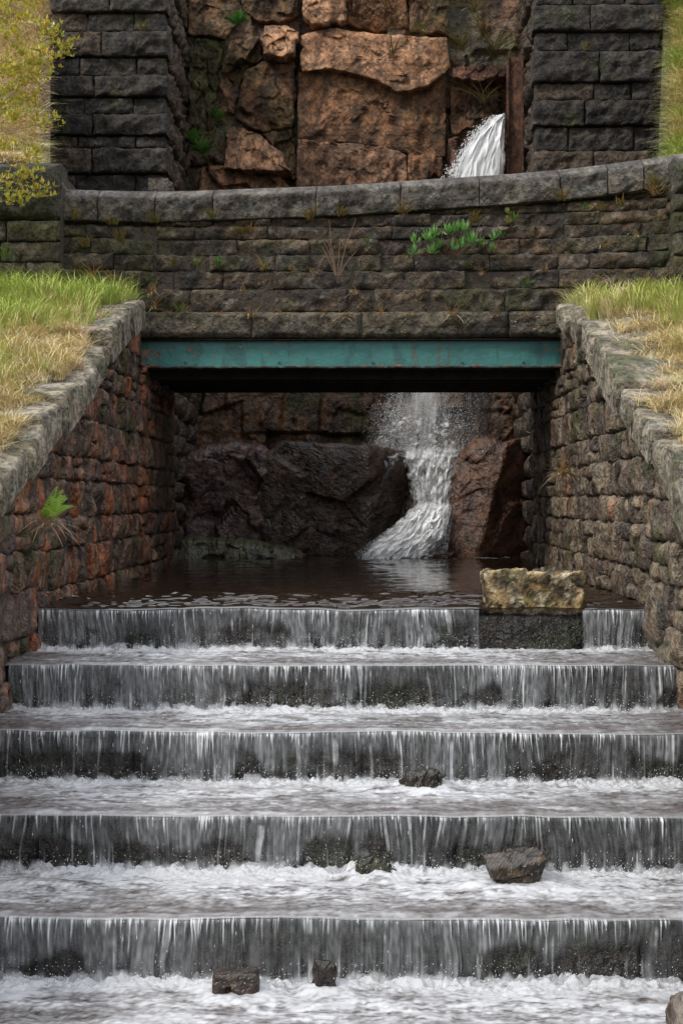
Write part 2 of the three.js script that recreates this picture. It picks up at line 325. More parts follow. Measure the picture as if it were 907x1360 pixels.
// ---------------------------------------------------------------- rock face behind
const cliffCol = (p, id) => {
  let c = mix3([0.12, 0.062, 0.03], [0.27, 0.135, 0.07], fbm(p[0] * 1.4, p[1] * 1.8, id));
  c = mix3(c, [0.04, 0.028, 0.02], 0.8 * sstep(0.5, 0.68, fbm(p[0] * 6, p[1] * 1.6 + 4, id + 8)));
  return mix3(c, [0.12, 0.1, 0.03], 0.6 * sstep(0.56, 0.72, fbm(p[0] * 2.4 + 5, p[1] * 1.3, 12)));
};
const cliff = structure('rock_face', 'jointed brown sandstone rock face between the buttresses', [0, 0, -17]);
{
  const cellZ = (x, y) => { // blocky, jointed relief
    const row = Math.floor(y / 0.62 + (noise(x * 0.6, y * 0.3, 1) - 0.5) * 1.1), off = hash(row, 3, 3) * 3;
    const k = Math.floor(x / 0.75 + off + (noise(y * 0.9, x * 0.4, 2) - 0.5) * 0.7);
    return (hash(row, k, 9) - 0.5) * 0.42 + (hash(row, 1, 4) - 0.5) * 0.25;
  };
  const g = grid(190, 330, (a, b) => {
    const x = lerp(-3.6, 3.6, a), y = lerp(-0.5, 12, b);
    const z = -16.98 + cellZ(x, y) * 0.5 + facet(x, y * 0.8, 4, 1.6) * 0.16 + facet(x, y * 0.8, 8, 4) * 0.06 + (fbm(x * 6, y * 4, 4, 3) - 0.5) * 0.08;
    let c = mix3([0.11, 0.058, 0.03], [0.25, 0.125, 0.06], fbm(x * 2, y * 2, 3));
    c = mix3(c, C.moss, 0.75 * sstep(0.5, 0.66, fbm(x * 1.6 + 3, y * 0.9, 8)));
    c = mix3(c, [0.045, 0.032, 0.024], 0.75 * sstep(0.52, 0.64, fbm(x * 5, y * 1.3, 18)));
    return { p: [x, y, z], c, uv: [x, y] };
  });
  put('rock_bed', g, M.damp, cliff);
}
// a rough block of rock with an outline given in photograph pixels at depth z
function rockGeo(pts, z, o = {}) {
  const gx = pts.reduce((a, p) => a + p[0], 0) / pts.length, gy = pts.reduce((a, p) => a + p[1], 0) / pts.length, ex = o.expand ?? 1;
  const P = pts.map(([x, y]) => { const q = atPx(gx + (x - gx) * ex, gy + (y - gy) * ex, z); return [q[0], q[1]]; });
  const MM = o.m ?? 120, per = []; let L = 0; const seg = P.map((a, i) => { const b = P[(i + 1) % P.length], l = Math.hypot(b[0] - a[0], b[1] - a[1]); L += l; return l; });
  let e = 0, acc = 0;
  for (let k = 0; k < MM; k++) { const t = k / MM * L; while (t > acc + seg[e]) { acc += seg[e]; e++; } const f = (t - acc) / seg[e], a = P[e], b = P[(e + 1) % P.length]; per.push([lerp(a[0], b[0], f), lerp(a[1], b[1], f)]); }
  const cx = P.reduce((s, p) => s + p[0], 0) / P.length, cy = P.reduce((s, p) => s + p[1], 0) / P.length, id = o.id ?? rnd() * 500;
  let area = 0; P.forEach((a, i) => { const b = P[(i + 1) % P.length]; area += a[0] * b[1] - b[0] * a[1]; }); if (area < 0) per.reverse();
  const rings = o.rings ?? [...Array(27).keys()].map(i => 0.96 * (i / 26) ** 0.85).concat([0.985, 1]), d = o.depth ?? 0.5, R = Math.sqrt(Math.abs(area) / 2 / Math.PI);
  const pos = [], col = [], uv = [], idx = [], fr = o.freq ?? 3;
  const nr = rings.length + 2;
  for (let r = 0; r < nr; r++) for (let k = 0; k < MM; k++) {
    const s = r < rings.length ? rings[r] : r === rings.length ? (o.flare ?? 1.0) : (o.flare ?? 1.0) * 0.9;
    let x = lerp(cx, per[k][0], s), y = lerp(cy, per[k][1], s), zz;
    const jag = (o.jag ?? 0.06) * s * s; x += (fbm(x * 9 + id, y * 9, 3, 2) - 0.5) * jag * 2; y += (fbm(x * 9, y * 9 + id, 7, 2) - 0.5) * jag * 2;
    if (r < rings.length) {
      zz = z + (o.tx ?? 0) * (x - cx) + (o.ty ?? 0) * (y - cy) + (o.bulge ?? 0.1) * (1 - s ** (o.pow ?? 4)) + (facet(x + id, y, id, fr * 0.7) * 1.3 + facet(x, y * 0.8 + id, id + 3, fr * 2.2) * 0.55 + (fbm(x * fr * 2 + id, y * fr, id, 4) - 0.5) * 0.7) * (o.amp ?? 0.14) * (1 - 0.5 * s ** 6) - (o.ridge ? (q => q > 0 ? q * o.ridge[2] : -q * o.ridge[1])(x - cx - o.ridge[0] - (o.ridge[3] ?? 0) * (y - cy)) : 0) - (s > 0.99 ? (o.edge ?? 0.07) : s > 0.98 ? (o.edge ?? 0.07) * 0.35 : 0);
    } else zz = z - d * (r === rings.length ? 0.5 : 1);
    pos.push(x, y, zz); const p = [x, y, zz]; col.push(...(o.col ?? cliffCol)(p, id)); uv.push(x * 0.9, y * 0.9 + zz * 0.3);
  }
  for (let r = 0; r < nr - 1; r++) for (let k = 0; k < MM; k++) { const a = r * MM + k, b = r * MM + (k + 1) % MM, c = a + MM, e2 = b + MM; if (r === 0) idx.push(a, c, e2); else idx.push(a, c, e2, a, e2, b); }
  return geoFrom(pos, idx, col, uv);
}
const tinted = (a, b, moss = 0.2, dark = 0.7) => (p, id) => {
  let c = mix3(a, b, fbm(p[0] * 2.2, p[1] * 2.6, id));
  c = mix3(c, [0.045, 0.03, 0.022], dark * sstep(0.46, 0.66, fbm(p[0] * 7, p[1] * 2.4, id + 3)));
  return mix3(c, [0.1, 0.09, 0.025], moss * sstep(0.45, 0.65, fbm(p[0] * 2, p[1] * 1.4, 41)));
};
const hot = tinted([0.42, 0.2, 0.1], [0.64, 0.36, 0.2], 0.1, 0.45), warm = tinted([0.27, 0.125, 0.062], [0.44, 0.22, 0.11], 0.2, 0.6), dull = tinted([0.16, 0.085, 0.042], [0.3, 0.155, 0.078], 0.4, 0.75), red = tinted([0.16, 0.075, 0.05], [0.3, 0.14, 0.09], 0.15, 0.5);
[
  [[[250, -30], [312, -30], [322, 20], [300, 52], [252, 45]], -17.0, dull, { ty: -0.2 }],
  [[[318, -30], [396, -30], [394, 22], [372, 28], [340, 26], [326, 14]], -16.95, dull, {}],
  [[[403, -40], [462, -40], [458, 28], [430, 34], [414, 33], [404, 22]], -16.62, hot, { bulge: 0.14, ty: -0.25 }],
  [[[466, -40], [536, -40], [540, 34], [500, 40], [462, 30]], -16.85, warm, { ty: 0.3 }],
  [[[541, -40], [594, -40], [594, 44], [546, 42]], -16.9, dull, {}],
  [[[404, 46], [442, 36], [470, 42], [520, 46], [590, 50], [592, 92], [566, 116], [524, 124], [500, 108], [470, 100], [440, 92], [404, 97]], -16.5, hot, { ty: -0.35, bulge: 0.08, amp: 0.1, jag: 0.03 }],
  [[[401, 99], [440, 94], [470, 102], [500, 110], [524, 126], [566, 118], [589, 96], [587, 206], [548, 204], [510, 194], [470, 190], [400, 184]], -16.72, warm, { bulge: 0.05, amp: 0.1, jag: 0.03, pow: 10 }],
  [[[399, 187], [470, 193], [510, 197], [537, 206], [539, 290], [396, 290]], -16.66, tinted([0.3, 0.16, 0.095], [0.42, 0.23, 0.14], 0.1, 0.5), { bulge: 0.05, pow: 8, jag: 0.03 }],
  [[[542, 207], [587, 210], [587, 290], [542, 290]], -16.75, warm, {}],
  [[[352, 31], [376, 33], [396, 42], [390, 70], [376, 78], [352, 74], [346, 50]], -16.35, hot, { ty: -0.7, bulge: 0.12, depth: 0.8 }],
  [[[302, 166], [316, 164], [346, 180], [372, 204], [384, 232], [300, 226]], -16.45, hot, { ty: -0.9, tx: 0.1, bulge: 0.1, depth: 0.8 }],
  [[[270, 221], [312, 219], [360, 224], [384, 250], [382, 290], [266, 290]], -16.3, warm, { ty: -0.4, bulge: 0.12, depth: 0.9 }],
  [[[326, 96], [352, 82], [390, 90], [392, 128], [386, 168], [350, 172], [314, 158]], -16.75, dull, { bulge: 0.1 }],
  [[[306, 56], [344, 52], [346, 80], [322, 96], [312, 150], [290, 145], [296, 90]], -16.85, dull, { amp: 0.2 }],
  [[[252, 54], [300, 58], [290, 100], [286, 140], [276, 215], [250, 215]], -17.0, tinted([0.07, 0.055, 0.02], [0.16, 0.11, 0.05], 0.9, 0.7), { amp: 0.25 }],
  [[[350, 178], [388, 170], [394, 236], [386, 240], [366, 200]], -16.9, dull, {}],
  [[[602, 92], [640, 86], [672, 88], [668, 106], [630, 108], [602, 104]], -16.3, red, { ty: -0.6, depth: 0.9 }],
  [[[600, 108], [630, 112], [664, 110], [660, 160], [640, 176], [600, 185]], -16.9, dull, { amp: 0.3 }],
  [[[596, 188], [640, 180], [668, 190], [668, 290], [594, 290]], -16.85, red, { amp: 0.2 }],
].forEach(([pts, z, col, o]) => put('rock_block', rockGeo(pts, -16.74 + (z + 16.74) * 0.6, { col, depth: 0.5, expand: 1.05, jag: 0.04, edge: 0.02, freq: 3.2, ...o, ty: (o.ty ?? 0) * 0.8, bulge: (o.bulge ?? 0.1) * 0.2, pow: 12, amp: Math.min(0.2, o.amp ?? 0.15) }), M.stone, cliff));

// ---------------------------------------------------------------- wing walls along the channel
function wing(sd) {
  const rusty = sd < 0;
  const t = thing('wing_wall', rusty ? 'rust stained stone channel wall with fern under its sloping coping' : 'grey brown stone channel wall beside the loose mossy block', 'wall', [sd * HW, 0, 0]);
  const map = sd < 0 ? (u, v, w) => [-HW + w, v, -u] : (u, v, w) => [HW - w, v, u];
  const zof = u => sd < 0 ? -u : u;
  const cb = z => z < -6.15 ? 2.5 : ytop(z) - 0.3;
  const top = u => cb(zof(u)), col = wingCol(rusty);
  const zz = (a, b) => sd < 0 ? [-b, -a] : [a, b];
  const o = { top, amp: 0.045, bulge: 0.012, r: 0.02, jag: 0.03, gap: 0.005, uneven: 0.028, cell: 0.042, split: 0.2, depth: 0.22, tilt: 0.09, freq: 4 };
  let [a, b] = zz(-9.9, 0.0); lay(t, a, b, courses(-0.25, 3.1, 0.22, 0.38), [0.26, 0.56], map, col, M.damp, { ...o, flush: 1 });
  [a, b] = zz(0.0, 6.0); lay(t, a, b, courses(-2.6, 1.4, 0.24, 0.38), [0.3, 0.6], map, col, M.damp, { ...o, flush: 1, bottom: u => -RISE * (Math.floor(zof(u) / TREAD) + 1.6) });
  // backing
  const bk = []; for (const [z0, z1] of [[-9.88, -6.15], [-6.15, -3], [-3, 0], [0, 3], [3, 6]]) {
    const y1 = Math.min(cb(z0 + 0.001), cb(z1)) - 0.03, x0 = sd * (HW + 0.035), x1 = sd * (HW + 0.9);
    bk.push(boxGeo(Math.min(x0, x1), Math.max(x0, x1), -3.2, z1 <= -6.1 ? 2.48 : y1, z0, z1, [0.03, 0.026, 0.022]));
  }
  put('mortar', mergeGeometries(bk), M.mortar, t);
  // sloping coping slabs
  const S = [0, -Math.sin(SLOPE), Math.cos(SLOPE)], N = [0, Math.cos(SLOPE), Math.sin(SLOPE)];
  const smap = (u, v, w) => { // u along the slope (down = toward the viewer on the right wall), v outward
    const s = sd < 0 ? -u : u, z0 = 1.5, y0 = 1.15;
    return [sd * (HW - 0.07 + v), y0 + S[1] * s + N[1] * w, z0 + S[2] * s + N[2] * w];
  };
  let s = -7.62;
  const slabs = [];
  while (s < 5.2) {
    const len = rr(0.6, 1.0), ua = sd < 0 ? -(s + len) : s, ub = sd < 0 ? -s : s + len, w = sd < 0 ? rr(0.5, 0.95) : rr(0.65, 1.15);
    put('coping_slab', stoneGeo(ua + 0.018, ub - 0.018, rr(-0.07, 0.06), w, 0.3, smap, slabCol, { out: rr(-0.08, 0.03), amp: 0.03, bulge: 0.008, r: 0.03, jag: 0.04, cell: 0.045, freq: 2.5, tilt: 0.07 }), M.stone, t);
    slabs.push([s, len, w]); s += len;
  }
  return { t, smap, slabs };
}
const wings = { [-1]: wing(-1), [1]: wing(1) };

// ---------------------------------------------------------------- parapet over the opening
const parapet = thing('parapet_wall', 'curved dark masonry wall with pale coping above the teal beam', 'wall', [0, 2.86, ZW]);
{
  const X = px => atPx(px, 0, ZW)[0], Yp = py => atPx(0, py, ZW)[1];
  const cbot = u => { // underside of the coping, rising to the right
    const q = [[-3.6, 4.3], [-2.45, 4.31], [-0.16, 4.39], [1.4, 4.49], [2.53, 4.56], [3.3, 4.62], [4.2, 4.7]];
    for (let i = 0; i < q.length - 1; i++) if (u <= q[i + 1][0]) return lerp(q[i][1], q[i + 1][1], clamp((u - q[i][0]) / (q[i + 1][0] - q[i][0])));
    return 4.7;
  };
  const vs = [2.875, 3.195, 3.475, 3.70, 3.9, 4.1, 4.26, 4.42, 4.56, 4.7];
  const map = (u, v, w) => [u, v, zwall(u) + w];
  const back = i => 0.12 - 0.03 * i;
  const o = { top: u => cbot(u) - 0.006, amp: 0.075, bulge: 0.02, r: 0.016, jag: 0.018, gap: 0.0015, uneven: 0.022, cell: 0.041, depth: 0.22, flush: 1, tilt: 0.06, freq: 4.5 };
  lay(parapet, -2.66, 2.62, vs.slice(0, 2), [1.2, 2.1], map, lintelCol, M.stone, { ...o, outs: () => 0.16, amp: 0.04, r: 0.045, uneven: 0.006, tilt: 0.01, jag: 0.01, name: 'lintel_stone' });
  for (let i = 1; i < vs.length - 1; i++) lay(parapet, -3.62 + rr(-0.02, 0), 4.05, [vs[i], vs[i + 1]], [0.3, 1.15], map, parapetCol, M.stone, { ...o, outs: () => back(i) });
  const js = [70, 133, 207, 283, 420, 532, 636, 741, 803, 848, 930].map(X);
  for (let i = 0; i < js.length - 1; i++) {
    const a = js[i], b = js[i + 1];
    const cm = (u, v, w) => { const top = 0.42, f = v; return [u, cbot(u) + f, zwall(u) + w]; };
    put('coping_stone', stoneGeo(a + 0.003, b - 0.003, 0, 0.42, 0.5, cm, copeCol, { out: 0.02 + rr(-0.006, 0.006), amp: 0.06, bulge: 0.01, r: 0.012, jag: 0.006, cell: 0.04, freq: 4, tilt: 0.02,
      shape: (u, v, w, fu, fv) => v > 0.3 ? [u, v, lerp(w, 0.02, 0.8) - (v - 0.3) * 2.2] : [u, v, w] }), M.stone, parapet);
  }
  const bk = []; for (let x = -3.6; x < 4.0; x += 0.2) { bk.push(boxGeo(x, x + 0.2, 2.9, cbot(x) + 0.2, ZW - 0.6, zwall(x + 0.1) - 0.16)); for (let i = 1; i < vs.length - 1; i++) { const y1 = Math.min(vs[i + 1], cbot(x) - 0.03, cbot(x + 0.2) - 0.03); if (y1 > vs[i] + 0.04) bk.push(boxGeo(x, x + 0.2, vs[i] - 0.01, y1 - 0.012, ZW - 0.5, zwall(x + 0.1) + back(i) - 0.02)); } }
  put('mortar', mergeGeometries(bk), M.mortar, parapet);
  // pale lichen dots on the right end of the lintel
  const L = []; for (let i = 0; i < 40; i++) { const x = rr(1.95, 2.5), y = rr(2.95, 3.16), g = new THREE.IcosahedronGeometry(0.003 + 0.009 * rnd() ** 2, 0); g.scale(rr(0.7, 1.4), rr(0.7, 1.3), 0.3); g.translate(x, y, zwall(x) + 0.165 + rr(0, 0.02)); L.push(g); }
  put('lichen_spots', mergeGeometries(L), new THREE.MeshStandardMaterial({ name: 'lichen', color: new THREE.Color(0.45, 0.42, 0.36), roughness: 1 }), parapet, 'stuff');
}
// piers at both ends of the parapet
for (const sd of [-1, 1]) {
  const t = thing('end_pier', sd < 0 ? 'dark squared stone pier below the leafy sapling' : 'dark squared stone pier at the end of the coping above green grass', 'wall', [sd * 5, 3, -6.3]);
  const z = sd < 0 ? -6.25 : -5.95, xi = sd < 0 ? atPx(79, 0, z)[0] : atPx(893, 0, z)[0], xo = sd * 8;
  const map = (u, v, w) => [u, v, z + w];
  const vs = sd < 0 ? [2.9, 3.28, 3.52, 3.75, 4.0, 4.25] : [2.9, 3.25, 3.52, 3.78, 4.04, 4.3, 4.5];
  const a = Math.min(xi, xo), b = Math.max(xi, xo);
  lay(t, a, b, vs, [0.45, 0.8], map, (p, id) => mix3(parapetCol(p, id), C.moss, 0.25), M.stone, { amp: 0.06, bulge: 0.015, r: 0.02, gap: 0.004, depth: 0.3, flush: 1, uneven: 0.015 });
  const topY = sd < 0 ? 4.96 : 4.93;
  for (let x = a, k = 0; x < b - 0.1; k++) { // rounded cap stones
    let w = sd < 0 ? rr(0.8, 1.2) : rr(0.8, 1.2); if (x + w > b - 0.4) w = b - x;
    put('cap_stone', stoneGeo(x + 0.01, x + w - 0.01, vs[vs.length - 1] + 0.01, topY, 0.6, map, (p, id) => mix3(buttressCol(p, id), C.moss, 0.3), { out: 0.04, amp: 0.05, bulge: 0.05, r: 0.06, jag: 0.02, shape: (u, v, w2, fu, fv) => [u, v, w2 - 0.22 * Math.max(0, fv - 0.35) ** 2] }), M.stone, t);
    x += w;
  }
  // return face towards the parapet
  const rm = sd < 0 ? (u, v, w) => [xi - 0.02 + w, v, -u] : (u, v, w) => [xi + 0.02 - w, v, u];
  const [ra, rb] = sd < 0 ? [-z + 0.03, -z + 1.2] : [z - 1.2, z - 0.03];
  lay(t, ra, rb, [...vs, topY - 0.08], [0.5, 0.8], rm, parapetCol, M.stone, { amp: 0.03, r: 0.03, flush: 1, depth: 0.2 });
  put('core', boxGeo(a + 0.06, b, 2.2, topY - 0.12, z - 1.4, z - 0.08, [0.03, 0.027, 0.024]), M.mortar, t);
}

// ---------------------------------------------------------------- teal girder and the deck behind it
{
  const t = thing('steel_girder', 'teal painted steel girder with chipped rusty ends spanning the opening', 'girder', [0, 2.5, ZW]);
  const teal = p => {
    let c = mix3([0.035, 0.15, 0.142], [0.06, 0.235, 0.215], fbm(p[0] * 1.6, p[1] * 6, 2));
    c = mix3(c, [0.03, 0.09, 0.085], 0.6 * sstep(0.55, 0.7, fbm(p[0] * 9, p[1] * 3, 6)));
    const chip = fbm(p[0] * 13, p[1] * 22, 4) - 0.05 + 0.2 * sstep(2.2, 2.62, Math.abs(p[0])) * (p[0] < 0 ? 1.4 : 0.5) + 0.1 * sstep(2.6, 2.535, p[1]);
    c = mix3(c, [0.12, 0.085, 0.06], 0.55 * sstep(0.6, 0.7, fbm(p[0] * 16, p[1] * 1.6, 21)) * sstep(0.4, 0.6, noise(p[0] * 1.5, 3)));
    return mix3(c, mix3([0.11, 0.04, 0.02], [0.3, 0.2, 0.13], noise(p[0] * 40, p[1] * 40)), sstep(0.7, 0.76, chip));
  };
  const web = grid(500, 34, (a, b) => { const x = lerp(-2.68, 2.62, a), y = lerp(2.535, 2.845, b); return { p: [x, y, ZW + 0.03 + (fbm(x * 2, y * 3, 1) - 0.5) * 0.008], c: teal([x, y]), uv: [x, y] }; });
  put('web', web, M.paint, t);
  const fl = (y0, y1, z1, ragged) => grid(500, 8, (a, b) => { // flange edge, top and soffit in one folded strip
    const x = lerp(-2.68, 2.62, a), q = [[y1, -0.02], [y1, z1 - 0.006], [y1 - 0.004, z1], [(y0 + y1) / 2, z1 + 0.001], [y0 + 0.004, z1], [y0, z1 - 0.006], [y0, z1 - 0.1], [y0, -0.1], [y0, -0.25]][Math.round((1 - b) * 8)];
    const w = ragged ? (fbm(x * 7, 1, 4) - 0.5) * 0.012 : 0, y = q[0] + w, n = fbm(x * 12, q[0] * 60, q[1] * 9);
    return { p: [x, y, ZW + q[1]], c: mix3(mix3([0.035, 0.025, 0.02], [0.1, 0.05, 0.03], n), [0.06, 0.2, 0.19], ragged && n > 0.6 ? 0.8 : 0), uv: [x, q[0] + q[1]] };
  });
  put('flange', fl(2.505, 2.532, 0.11, true), M.rust, t);
  put('flange', fl(2.848, 2.868, 0.1, false), M.rust, t);
  for (const x of [-2.05, -0.9, 0.25, 1.35, 2.1]) { const g = new THREE.CylinderGeometry(0.014, 0.016, 0.016, 10); g.rotateX(Math.PI / 2); g.translate(x, 2.585, ZW + 0.042); const c = new Float32Array(g.attributes.position.count * 3); for (let i = 0; i < c.length; i += 3) c.set([0.06, 0.16, 0.15], i); g.setAttribute('color', new THREE.BufferAttribute(c, 3)); put('rivet', g, M.paint, t); }
}
{
  const t = thing('bridge_deck', 'dark deck and joists roofing the passage behind the teal girder', 'bridge deck', [0, 2.5, -8.3]);
  put('slab', boxGeo(-3.4, 3.4, 2.62, 2.9, -9.8, ZW - 0.26, [0.09, 0.078, 0.064]), M.stone, t);
  put('rear_parapet', boxGeo(-3.4, 3.4, 2.901, 3.8, -9.79, -9.4, p => parapetCol(p, 3)), M.stone, t);
  for (let z = -9.75; z < -7.1; z += 0.5) put('joist', boxGeo(-2.7, 2.7, 2.4, 2.619, z, z + 0.14, [0.03, 0.024, 0.02]), M.rust, t);
}

// ---------------------------------------------------------------- cascade steps
for (let k = 0; k <= NSTEP; k++) {
  const s = structure('cascade_step', 'wet dark stone step of the cascade', [0, -k * RISE, k * TREAD]);
  const z = k * TREAD, y1 = -k * RISE - 0.06, y0 = y1 - RISE - 0.12;
  const map = (u, v, w) => [u, v, z + w];
  for (const [sa, sb, sw] of k ? [[-2.55, 2.55, [0.6, 1.15]]] : [[-2.55, 1.06, [0.6, 1.15]], [1.06, 2.02, [2, 2]], [2.02, 2.55, [2, 2]]]) lay(s, sa, sb, [y0, y1], sw, map, stepCol, M.wet, { amp: 0.05, bulge: 0.015, r: 0.02, gap: 0.006, depth: 0.4, uneven: 0.012, flush: 1, jag: 0.01, cell: 0.04, freq: 6, name: 'stone_block' });
  put('bed', boxGeo(-2.62, 2.62, y0 - 0.2, y1 - 0.05, k === 0 ? -14 : z - TREAD - 0.1, z - 0.09, [0.04, 0.028, 0.02]), M.wet, s);
}

// ---------------------------------------------------------------- water
const PEAT = [0.019, 0.011, 0.007];
{
  const s = structure('pool_water', 'dark peaty pool under the bridge, rippled towards the first lip');
  const g = grid(300, 440, (a, b) => {
    const x = lerp(-2.56, 2.56, a), z = 0.04 - 13.64 * b * b;
    const near = sstep(-3.2, -1.0, z) * (1 - sstep(-0.22, 0, z) * 0.7), far = sstep(-8, -12, z);
    const A = 0.009 + 0.042 * near * (0.4 + fbm(x * 1.1, z * 0.7, 5)) + 0.012 * far;
    let y = (fbm(x * 5.5, z * 20, 1.5, 2) - 0.5) * A * 1.3 + (noise(x * 2.5, z * 4, 7) - 0.5) * A;
    y *= 1 - 0.85 * sstep(-0.2, -0.02, z); y += lip(0, x) * sstep(-0.5, -0.05, z); y -= 0.016 * sstep(-0.05, 0.04, z) ** 2;
    const fl = 0.8 * sstep(0.6, 0.72, fbm(x * 6, z * 9, 23, 3)) * sstep(-11.2, -12.4, z) * sstep(-0.9, 0.1, x);
    return { p: [x, y, z], c: mix3(PEAT, [0.7, 0.7, 0.7], clamp(fl)) };
  });
  put('surface', g, M.water, s);
}
// droplets: elongated grains of spray, one instanced part
const dropGeo = new THREE.IcosahedronGeometry(1, 0);
function drops(list, parent, name = 'droplets') {
  const im = new THREE.InstancedMesh(dropGeo, M.drop, list.length); im.name = name; im.userData.kind = 'stuff';
  const m = new THREE.Matrix4(), q = new THREE.Quaternion(), yv = new THREE.Vector3(0, 1, 0), v = new THREE.Vector3();
  list.forEach(([p, r, dir, l], i) => { v.set(...(dir || [0, 1, 0])).normalize(); q.setFromUnitVectors(yv, v); m.compose(new THREE.Vector3(p[0] - parent.position.x, p[1] - parent.position.y, p[2] - parent.position.z), q, new THREE.Vector3(r, r * (l || 1), r)); im.setMatrixAt(i, m); });
  parent.add(im); return im;
}
const rocks = [[563, 1044, 2 * TREAD + 0.34, 0.14], [683, 1166, 3 * TREAD + 0.42, 0.2], [495, 1152, 3 * TREAD + 0.18, 0.12], [313, 1310, 4 * TREAD + 0.3, 0.16], [432, 1306, 4 * TREAD + 0.24, 0.1]].map(([px, py, z, rad]) => { const p = atPx(px, py, z); return [p[0], z, rad]; }); // loose stones that part the water
function lip(k, x) { return k < 0 ? 0 : (noise(x * 1.1 + k * 9.3, k, 2) - 0.5) * 0.022 + (noise(x * 5 + k * 3.1, k, 7) - 0.5) * 0.012; }   // worn, slightly sagging edge of each step
const dryAt = (k, x) => k === 0 ? sstep(1.07, 1.13, x) * (1 - sstep(1.95, 2.0, x)) : 0;   // the loose block parts the first fall
for (let k = 0; k <= NSTEP; k++) {
  const s = structure('step_water', 'thin white veined sheet of water falling over a cascade step', [0, -k * RISE, k * TREAD]);
  const z0 = k * TREAD, yl = -k * RISE, yb = -(k + 1) * RISE, seen = k < 6;
  // white ropes that hang from the lip
  const ropes = [];
  for (let i = 0; i < (seen ? 420 : 60); i++) { const rx = rr(-2.53, 2.53), dn = fbm(rx * 2.3, k * 5.1, 3, 3); if (rnd() > sstep(0.34, 0.66, dn) * 0.9 + 0.06) continue; ropes.push({ x: rx, w: 0.0024 + 0.004 * rnd() ** 2, l: 0.02 + (0.05 + 0.2 * dn) * rnd() ** 2.6, o: rr(0, 0.02), a: rr(0.35, 1), b: rr(-0.035, 0.035) }); }
  ropes.sort((a, b) => a.x - b.x);
  const nx = seen ? 1400 : 300, ny = 20;
  const near = x => ropes.filter(r => Math.abs(r.x - x) < 0.05);
  const cols = []; for (let i = 0; i <= nx; i++) cols.push(near(lerp(-2.53, 2.53, i / nx)));
  const g = grid(nx, ny, (a, b) => {
    const i = Math.round(a * nx), x = lerp(-2.53, 2.53, a), t = b * 1.12 - 0.12, id = k * 37.7; // t: 0 at the lip, 1 at the foot
    const d = Math.max(0, t) * RISE, sh = x + (noise(x * 3, d * 4, id) - 0.5) * 0.06;
    const ridge = (noise(sh * 34 + id, d * 2.2, 1) - 0.5) * 0.022 * sstep(0, 0.3, t) + (noise(sh * 90, d * 5, 4 + id) - 0.5) * 0.009;
    let y = t < 0 ? yl + lip(k, x) - 0.012 + t * 0.12 : yl + lip(k, x) * (1 - t) - 0.012 - d, z = t < 0 ? z0 + 0.035 + t * 1.1 : z0 + 0.035 + 0.05 * Math.sqrt(t) + ridge;
    // film: broad bands, fine threads, and holes where the stone shows
    const broad = fbm(sh * 1.7 + id, d * 1.5, 3, 2), thread = noise(sh * 55 + id, d * 1.6, 9), fine = noise(sh * 130, d * 4, 12 + id), band = noise(sh * 15 + id, d * 1.2, 6);
    const hole = sstep(0.5, 0.62, fbm(sh * 3.6 + id * 3, d * 4.0, 19, 4) + 0.14 * (t - 0.55)) * sstep(0.12, 0.5, t);
    const gapn = fbm(sh * 17 + id, d * 0.9, 31, 2), slot = sstep(0.5, 0.64, gapn + 0.16 * (broad - 0.5));
    let al = 0.86 - 0.18 * sstep(0.4, 0.7, thread) + 0.22 * (fine - 0.5);
    al *= 1 - 0.75 * slot * (0.25 + 0.75 * t);
    al *= 1 - 0.85 * hole;
    al *= 0.62 + 0.38 * sstep(0.35, 0.55, broad + 0.25 * (band - 0.5));
    let wht = 0.125 + 0.1 * broad + 0.07 * (thread - 0.5) + 0.09 * (fine - 0.5);
    const strand = sstep(0.72, 0.86, noise(sh * 85 + id, d * 2.2, 51)) * sstep(0.4, 0.62, noise(x * 9, d * 7, id + 3)); wht += 0.3 * strand; al += 0.2 * strand; const brk = noise(sh * 75 + id, d * 30, 61); wht *= 0.7 + 0.6 * brk; al *= 0.82 + 0.3 * brk;
    for (const r of cols[i]) { const q = Math.abs(x - r.x - r.b * d / RISE) / (r.w * (1 - 0.4 * d / r.l)); if (d < r.l + r.o && q < 1.6) { const f = r.a * (1 - sstep(0.5, 1.6, q)) * (1 - sstep(r.l * 0.5, r.l + r.o, d)); al = Math.max(al, 0.95 * f); wht = Math.max(wht, lerp(wht, 0.88, f)); z += 0.012 * f * sstep(0, 0.1, t); } }
    if (t < 0.05) { const f = (1 - sstep(0.0, 0.05, t)) * sstep(0.5, 0.8, noise(x * 46 + id, t * 9, 2)) * sstep(0.35, 0.6, noise(x * 5, id)); al = Math.max(al, 0.8 * f); wht = lerp(wht, t < -0.03 ? 0.1 + 0.3 * f : 0.7, f); }
    if (t > 0.8) { const f = sstep(0.84, 1, t + 0.3 * (noise(x * 22, 5, id) - 0.5)); al = lerp(al, 0.8, f); wht = lerp(wht, 0.5, f); }
    al = clamp(al, 0.02, 0.97) * (1 - 0.97 * dryAt(k, x)); if (t < 0) { al = 0.9 * (1 - 0.97 * dryAt(k, x)); wht = 0.3; }
    if (k === 0 && x < 0.2) al = clamp(al * 1.1, 0, 0.97);
    return { p: [x, y, z], c: [wht * 0.97, wht, wht * 1.03, al], uv: [x, d] };
  }, 4);
  put('falling_sheet', g, M.sheet, s);
  // broken water on the tread below
  const zn = z0 + TREAD, mx = seen ? 560 : 120, mz = seen ? 100 : 30;
